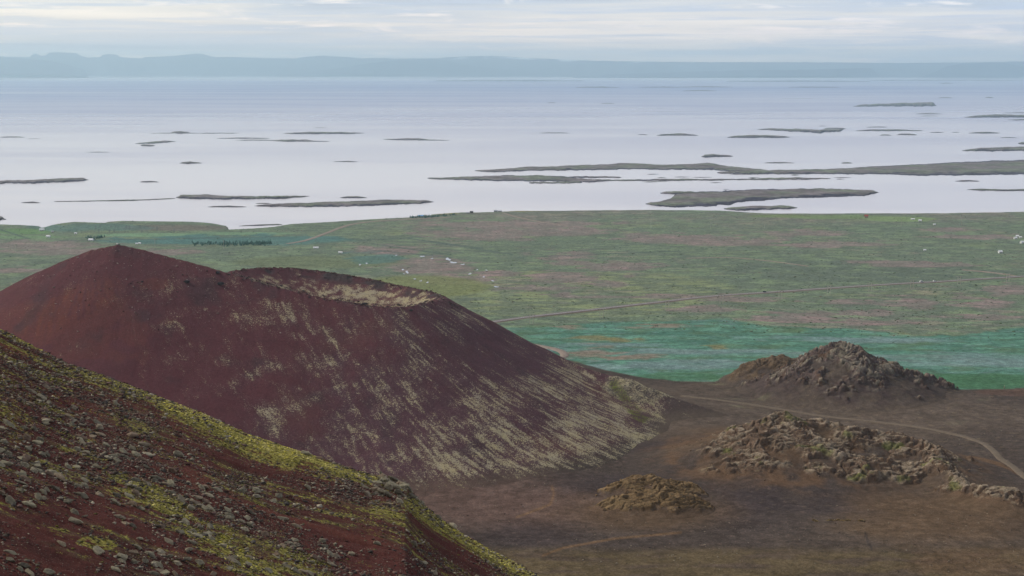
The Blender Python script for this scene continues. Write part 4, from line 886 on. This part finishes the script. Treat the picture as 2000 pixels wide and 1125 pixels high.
# ------------------------------------------------------------------ far mountains across the fjord
def mountain(name, crest, shore_py, Dc, snow=0.0, seed=0, depth=5000, tint=(.10, .12, .14)):
    crest = np.array(crest, float); u = np.linspace(crest[0, 0], crest[-1, 0], 1500); v = np.linspace(0, 1.6, 40); U, Vv = np.meshgrid(u, v)
    cy_ = np.interp(U, crest[:, 0], crest[:, 1])+fbm(U, U*0+seed, 24, 4, 970+seed, .6)*1.1; _, _, zz = ray(U, cy_); a, yy, zz = ray(U, cy_); zc = CH+zz*Dc/yy; xa = a*Dc/yy
    sp = np.interp(U, [p[0] for p in shore_py], [p[1] for p in shore_py]); _, ys = G(U, sp, 0.0)
    Y = lerp(ys, Dc, Vv); X = xa*Y/Dc
    prof = np.where(Vv < 1, .35*Vv+.65*ss(Vv, 0.0, 1.0), 1-.9*ss(Vv, 1.05, 1.7))
    rav = fbm(X, Y*.35, 2600, 5, 900+seed, .55, True)
    Z = np.maximum(zc, 20)*prof*(1+.22*(rav-.3)*np.clip(1-Vv, 0, 1)*1.0)-2*(Vv < .01)
    c = np.zeros(X.shape+(3,))+np.array(tint); c = mixv(c, K(tint, .75), ss(rav, .1, .5))
    if snow: c = mixv(c, (.85, .87, .9), snow*ss(fbm(X, Y*.6, 900, 4, 950+seed), .12, .3)*ss(Vv, .72, .9)*ss(U, 560, 700)*ss(U, 1500, 1150))
    o = grid_obj(name, X, Y, Z, M_mount, cols=c); tag(o, kind='structure')
SHORE = [(-400, 148), (0, 148.3), (1000, 149.8), (2000, 152), (2400, 153)]
mountain('mountains', [(-400, 112), (-200, 116), (0, 110), (30, 111), (58, 112), (64, 105.5), (70, 104.3), (80, 109), (90, 108), (95, 103), (108, 101.8), (148, 103.5), (158, 109), (172, 112.5), (195, 112), (200, 107), (212, 105.3), (228, 107), (236, 111.5), (275, 114), (285, 111.5), (340, 109), (362, 106.5), (385, 104.3), (400, 106.5), (418, 111.5), (450, 111), (520, 113.5), (580, 114), (600, 110.5), (630, 108.3), (665, 110.5), (700, 113.5), (740, 113), (800, 114), (850, 113.5), (905, 110), (960, 109), (1000, 111), (1060, 114.5), (1140, 118), (1250, 120.3), (1400, 121.3), (1600, 121.5), (1760, 123), (1900, 121.5), (2000, 120), (2150, 117), (2400, 120)], SHORE, 60000, .75, 0)
mountain('headland', [(-400, 106), (-100, 108), (0, 112), (50, 115), (95, 118), (130, 126), (160, 134), (172, 147)], [(-400, 148.5), (200, 149)], 52500, 0, 10, tint=(.07, .09, .11))
mountain('headland', [(540, 147), (600, 141), (690, 128), (760, 119), (830, 114.5), (870, 117), (905, 127), (1000, 136), (1080, 146)], [(500, 149), (1100, 150.2)], 55500, 0, 20, tint=(.08, .10, .12))
mountain('headland', [(1120, 150), (1250, 143), (1450, 137), (1600, 135.5), (1680, 133), (1702, 134), (1712, 142), (1722, 149), (1728, 151)], [(1100, 150.3), (1740, 151.6)], 50500, 0, 30, tint=(.075, .095, .12))
mountain('headland', [(1800, 150), (1832, 138), (1850, 129), (1880, 124.5), (1950, 122), (1975, 125), (2010, 133), (2100, 140), (2300, 147)], [(1780, 151.8), (2320, 153)], 50000, 0, 40, tint=(.075, .095, .12))

# ------------------------------------------------------------------ farms
def box(bm, x0, y0, z0, x1, y1, z1):
    vs = [bm.verts.new(p) for p in ((x0, y0, z0), (x1, y0, z0), (x1, y1, z0), (x0, y1, z0), (x0, y0, z1), (x1, y0, z1), (x1, y1, z1), (x0, y1, z1))]
    for f in ((0, 3, 2, 1), (4, 5, 6, 7), (0, 1, 5, 4), (1, 2, 6, 5), (2, 3, 7, 6), (3, 0, 4, 7)): bm.faces.new([vs[i] for i in f])
def bmobj(name, bm, mat, parent=None, smooth=False):
    me = bpy.data.meshes.new(name); bmesh.ops.recalc_face_normals(bm, faces=bm.faces[:]); bm.to_mesh(me); bm.free(); return link(name, me, mat, parent, smooth)
def empty(name, loc, rz=0):
    o = bpy.data.objects.new(name, None); scene.collection.objects.link(o); o.location = loc; o.rotation_euler = (0, 0, rz); return o
def house(px, py, L_, W, Hw, Hr, roofm, label, cat='farmhouse', name='farmhouse', rz=0, wallm=None):
    x, y = ground_pt(px, py); x, y = float(x), float(y); z = float(Zg(x, y)); L_ *= .62; W *= .62; Hw *= .7; Hr *= .7; r = empty(name, (x, y, z-.3), rz); wm = wallm or M_white
    bm = bmesh.new(); a, b_ = L_/2, W/2
    v = [bm.verts.new(p) for p in ((-a, -b_, 0), (a, -b_, 0), (a, b_, 0), (-a, b_, 0), (-a, -b_, Hw), (a, -b_, Hw), (a, b_, Hw), (-a, b_, Hw), (-a, 0, Hw+Hr-.1), (a, 0, Hw+Hr-.1))]
    for f in ((0, 1, 5, 4), (1, 2, 6, 9, 5), (2, 3, 7, 6), (3, 0, 4, 8, 7)): bm.faces.new([v[i] for i in f])
    bmobj('wall', bm, wm, r)
    bm = bmesh.new(); e = .5
    for s in (-1, 1):
        q = [(-a-e, s*(b_+e), Hw-e*Hr/b_), (a+e, s*(b_+e), Hw-e*Hr/b_), (a+e, 0, Hw+Hr), (-a-e, 0, Hw+Hr)]
        lo = [bm.verts.new(p) for p in q]; hi = [bm.verts.new((p[0], p[1], p[2]+.25)) for p in q]
        bm.faces.new(lo); bm.faces.new(hi)
        for k in range(4): bm.faces.new([lo[k], lo[(k+1) % 4], hi[(k+1) % 4], hi[k]])
    bmobj('roof', bm, roofm, r)
    for k in range(3):
        cxw = -a+L_*(k+1)/4
        if k == 1: bm = bmesh.new(); box(bm, cxw-.5, -b_-.06, 0, cxw+.5, -b_+.02, 2.1); bmobj('door', bm, M_wood, r)
        else: bm = bmesh.new(); box(bm, cxw-.7, -b_-.06, 1.1, cxw+.7, -b_+.02, 2.2); bmobj('window', bm, M_glass, r)
    return tag(r, label, cat)
farms = [
 (82, 452.2, 17, 9, 5, 3, M_wroof, 'white farm building on green hayfield, uppermost on the far left', 'farmhouse', 'farmhouse'),
 (94.5, 464.5, 13, 8, 4, 3, M_wroof, 'white farmhouse at the corner of the left hayfield', 'farmhouse', 'farmhouse'),
 (103, 456, 8, 6, 3, 2, M_grey, 'small grey-roofed shed between the two white farmhouses', 'shed', 'shed'),
 (148, 457.5, 8, 6, 3, 2, M_wroof, 'small pale shed in dark shrubs right of the left farm', 'shed', 'shed'),
 (178, 469.8, 17, 9, 4, 3, M_wroof, 'white farmhouse between the hayfields and the cone summit', 'farmhouse', 'farmhouse'),
 (267, 477, 7, 6, 3, 2, M_wroof, 'small white cottage, left of two seen just past the cone summit', 'cottage', 'cottage'),
 (273, 476.2, 7, 6, 3, 2, M_wroof, 'small white cottage, right of two seen just past the cone summit', 'cottage', 'cottage'),
 (617, 485, 16, 8, 3, 2.5, M_wroof, 'white barn on the meadow below the gravel road', 'barn', 'barn'),
 (665, 494.5, 12, 6, 3, 2, M_wroof, 'white shed on the meadow right of the white barn', 'shed', 'shed'),
 (811, 423.6, 15, 12, 4, 3, M_wroof, 'white-roofed building at the left end of the blue-roofed shore farm', 'farm building', 'farm_building'),
 (822, 423.2, 22, 12, 4, 3, M_blue, 'long blue-roofed barn on the shore', 'barn', 'barn'),
 (838, 422.2, 16, 9, 4, 3, M_wroof, 'white house right of the blue-roofed barn on the shore', 'farmhouse', 'farmhouse'),
 (921, 416.2, 12, 8, 4, 4, M_black, 'dark house with steep roof on the shore rise', 'house', 'house'),
 (914, 416.6, 14, 7, 3, 2, M_grey, 'low grey shed left of the dark house on the shore rise', 'shed', 'shed'),
 (968, 413.4, 14, 8, 4, 3, M_grey, 'grey building on the skyline of the shore, left of its pair', 'farm building', 'farm_building'),
 (976, 413.4, 16, 8, 3, 2, M_grey, 'low grey building on the skyline of the shore, right of its pair', 'farm building', 'farm_building'),
 (1692, 425, 14, 9, 7, 4, M_red, 'pink farmhouse with red roof beside the bright green field', 'farmhouse', 'farmhouse'),
 (1783, 428.6, 14, 8, 3, 2, M_wroof, 'white shed in the notch of the bright green field', 'shed', 'shed'),
 (1797, 432, 11, 8, 4, 3, M_wroof, 'white house just below the bright green field', 'house', 'house'),
 (1825, 439.6, 8, 6, 3, 2, M_wroof, 'tiny pale shed right of the bright green field', 'shed', 'shed'),
 (1806, 490, 7, 5, 3, 2, M_wroof, 'tiny pale shed alone on the heath above the main road', 'shed', 'shed'),
 (1983, 467.5, 10, 8, 4, 3, M_wroof, 'white cottage, lower left of the cluster at the right edge', 'cottage', 'cottage'),
 (1987, 463.3, 9, 8, 4, 3, M_wroof, 'white cottage, topmost of the cluster at the right edge', 'cottage', 'cottage'),
 (1993, 465.2, 8, 7, 3, 2, M_wroof, 'small white cottage, right of the cluster at the right edge', 'cottage', 'cottage'),
 (1997, 475.3, 15, 9, 5, 3, M_wroof, 'larger white house below the cluster at the right edge', 'house', 'house'),
 (1953.5, 494.5, 11, 9, 5, 3, M_wroof, 'white house alone at the end of a farm lane on the right', 'house', 'house')]
M_pink = flat_mat('pink_render', (.42, .26, .24), .7)
for f in farms: house(*f, rz=random.uniform(-.35, .35), wallm=M_pink if 'pink' in f[7] else (M_wood if 'dark house' in f[7] or 'grey' in f[7] else None))

# ------------------------------------------------------------------ power line of timber H-frames
def cyl(bm, p, q, r, seg_=6):
    p, q = Vector(p), Vector(q); d = q-p; rot = d.to_track_quat('Z', 'Y').to_matrix().to_4x4(); from mathutils import Matrix
    bmesh.ops.create_cone(bm, cap_ends=True, segments=seg_, radius1=r, radius2=r*.8, depth=d.length, matrix=Matrix.Translation((p+q)/2) @ rot)
def kids(o, all_): return [c_ for c_ in all_ if c_.parent == o]
def frame_proto():
    r = empty('power_pole', (0, 0, 0))
    for s in (-1, 1):
        bm = bmesh.new(); cyl(bm, (s*2.4, 0, -1), (s*2.4, 0, 14), .34); bmobj('pole', bm, M_polew, r)
        bm = bmesh.new(); cyl(bm, (s*2.4, .1, 8.5), (-s*2.4, .1, 12.5), .12); bmobj('brace', bm, M_polew, r)
    bm = bmesh.new(); box(bm, -5.5, -.2, 13.2, 5.5, .2, 13.65); bmobj('crossarm', bm, M_polew, r)
    for s in (-4.8, 0, 4.8): bm = bmesh.new(); cyl(bm, (s, 0, 13.2), (s, 0, 11.9), .16); bmobj('insulator', bm, M_glass, r)
    return r
M_polew = flat_mat('silvered_pole_timber', (.42, .39, .33), .9)
def copy_thing(r, loc, rz):
    n = r.copy(); scene.collection.objects.link(n); n.location = loc; n.rotation_euler = (0, 0, rz)
    for c_ in r.children: d = c_.copy(); scene.collection.objects.link(d); d.parent = n
    return n
poles = [(1038, 633), (1175, 621), (1303, 606), (1409, 594), (1524, 586), (1619, 574.5), (1699, 570), (1781, 564.5), (1873, 557), (1968, 551)]
ordn = ['nearest the cone flank, leftmost of the row', 'second from the left, over the lilac lupins', 'third from the left, by a bare brown mound', 'fourth from the left, just under the road', 'fifth from the left, short and faint', 'sixth from the left, tall twin poles against the road', 'seventh from the left, right of the tall twin poles', 'eighth from the left, below the two white cars', 'ninth from the left, crossing the road line', 'tenth and rightmost, by the road junction']
pr = frame_proto()
for i, (a, b_) in enumerate(poles):
    x, y = ground_pt(a, b_); o = pr if i == 0 else copy_thing(pr, (0, 0, 0), 0)
    o.location = (float(x), float(y), float(Zg(x, y))); o.rotation_euler = (0, 0, .25); tag(o, 'timber H-frame power pole '+ordn[i], 'power pole', 'timber power poles along the main road')
far_p = [(735, 482, 'above the mauve strip beyond the crater'), (1004, 472, 'on the heath above the dark ditches'), (1271, 446, 'left of the dark heath patch'), (1388, 446, 'second of the far row over the dark heath'), (1493, 446, 'third of the far row'), (1760, 442, 'below the bright green field'), (1878, 440, 'far right of the far row'), (30, 493, 'left of the red cone'), (437, 486, 'behind the right side of the cone summit'), (303, 484, 'just behind the cone summit')]
def single():
    r = empty('power_pole', (0, 0, 0)); bm = bmesh.new(); cyl(bm, (0, 0, -1), (0, 0, 17), .34); bmobj('pole', bm, M_polew, r)
    bm = bmesh.new(); box(bm, -2.4, -.2, 15.6, 2.4, .2, 16); bmobj('crossarm', bm, M_polew, r)
    for s in (-2, 2): bm = bmesh.new(); cyl(bm, (s, 0, 16), (s, 0, 16.8), .14); bmobj('insulator', bm, M_glass, r)
    return r
p1_ = single()
for i, (a, b_, l_) in enumerate(far_p):
    x, y = ground_pt(a, b_); o = p1_ if i == 0 else copy_thing(p1_, (0, 0, 0), 0)
    o.location = (float(x), float(y), float(Zg(x, y))); tag(o, 'thin pale single power pole '+l_, 'power pole', 'single power poles on the far plain')

# ------------------------------------------------------------------ cars on the road
def car(px, py, paint, label, L_=4.8, Hc=1.55, van=False):
    x, y = ground_pt(px, py); i = int(np.argmin(np.hypot(RC[:, 0]-float(x), RC[:, 1]-float(y)))); p = RC[i]; d = RC[min(i+1, len(RC)-1)]-RC[max(i-1, 0)]
    z = float(Zg(p[0], p[1])); r = empty('car', (p[0], p[1]-.0, z+1.15), math.atan2(d[1], d[0]))
    bm = bmesh.new(); hs = 1.15 if van else .95; pr_ = [(-L_/2, .3), (L_/2, .3), (L_/2, .75), (L_/2-.15, .9), (L_/2-1.2, 1.0), (L_/2-1.9, Hc+.0), (-L_/2+.5, Hc+.02), (-L_/2+.05, 1.0)]
    A_ = [bm.verts.new((a, -.9, b_)) for a, b_ in pr_]; B_ = [bm.verts.new((a, .9, b_)) for a, b_ in pr_]; bm.faces.new(A_); bm.faces.new(B_[::-1])
    for k in range(len(pr_)): bm.faces.new([A_[k], A_[(k+1) % 8], B_[(k+1) % 8], B_[k]])
    bmesh.ops.bevel(bm, geom=bm.edges[:], offset=.06, segments=2, affect='EDGES'); bmobj('body', bm, paint, r)
    for s in (-1, 1): bm = bmesh.new(); box(bm, -L_/2+.55, s*.92-.02, 1.02, L_/2-1.95, s*.92+.02, Hc-.12); bmobj('side_window', bm, M_glass, r)
    for sx2 in (-L_/2+.85, L_/2-.85):
        for s in (-1, 1):
            bm = bmesh.new(); cyl(bm, (sx2, s*.72, .33), (sx2, s*.95, .33), .34, 16); wh = bmobj('wheel', bm, M_tyre, r)
            bm = bmesh.new(); cyl(bm, (sx2, s*.95, .33), (sx2, s*.965, .33), .2, 12); bmobj('rim', bm, M_steel, wh)
    return tag(r, label, 'car', 'cars on the main road')
car(1798, 552.5, M_cwhite, 'white car on the main road, left of the two white ones', 7.0, 2.5, True)
car(1826, 550.3, M_cwhite, 'white car on the main road, right of the two white ones', 5.0, 2.0)
car(1500, 572, M_dark, 'dark car on the main road left of the tall twin poles', 5.2, 1.9)

# ------------------------------------------------------------------ plantations: far belts of small conifers, each read as one mass
def wood(name, pts, n, spread, label):
    V = []; F = []; off = 0
    a = np.array(pts, float); t = RNG.rand(n)*(len(a)-1); i = t.astype(int); f = (t-i)[:, None]; pp = a[i]*(1-f)+a[np.minimum(i+1, len(a)-1)]*f; pp[:, 1] += RNG.randn(n)*spread
    x, y = ground_pt(pp[:, 0], pp[:, 1]); z = Zg(x, y)
    for k in range(n):
        h = RNG.uniform(3, 6.5); r = h*RNG.uniform(.22, .34)
        for (b0, b1, rr) in ((.1, .6, 1.0), (.35, .8, .75), (.6, 1.0, .5)):
            m = 7; an = np.linspace(0, 6.28, m, endpoint=False)+RNG.rand(); jr = rr*r*RNG.uniform(.75, 1.25, m)
            V += [(x[k]+jr[q]*math.cos(an[q]), y[k]+jr[q]*math.sin(an[q]), z[k]+h*b0+RNG.uniform(-.3, .3)) for q in range(m)]+[(x[k]+RNG.uniform(-.2, .2), y[k], z[k]+h*b1)]
            F += [(off+q, off+(q+1) % m, off+m) for q in range(m)]; off += m+1
    me = np_mesh(name, np.array(V), np.array(F)); tag(link(name, me, M_leaf), label, 'trees', kind='stuff')
wood('conifer_belt', [(375, 477), (450, 477), (500, 476), (530, 475)], 300, 1.7, 'dark blue-green belt of small conifers beyond the cone')
wood('conifer_belt', [(800, 425), (840, 424), (895, 419)], 110, .8, 'dark shelter belt beside the blue-roofed shore farm')
wood('conifer_belt', [(165, 465), (190, 466), (205, 462)], 50, 1.2, 'dark clump of trees by the white farm left of the cone summit')

# ------------------------------------------------------------------ haze: one box of even air, sky outside
m = bpy.data.materials.new('sea_haze'); m.use_nodes = True; n_ = m.node_tree.nodes; n_.clear()
o_ = n_.new('ShaderNodeOutputMaterial'); pv = n_.new('ShaderNodeVolumePrincipled'); pv.inputs['Density'].default_value = HAZE
pv.inputs['Color'].default_value = (.73, .94, 1.0, 1); pv.inputs['Anisotropy'].default_value = 0.85
m.node_tree.links.new(pv.outputs[0], o_.inputs['Volume'])
bm = bmesh.new(); box(bm, -34000, -400, -30, 34000, 68000, 1060); tag(bmobj('haze', bm, m), kind='stuff')
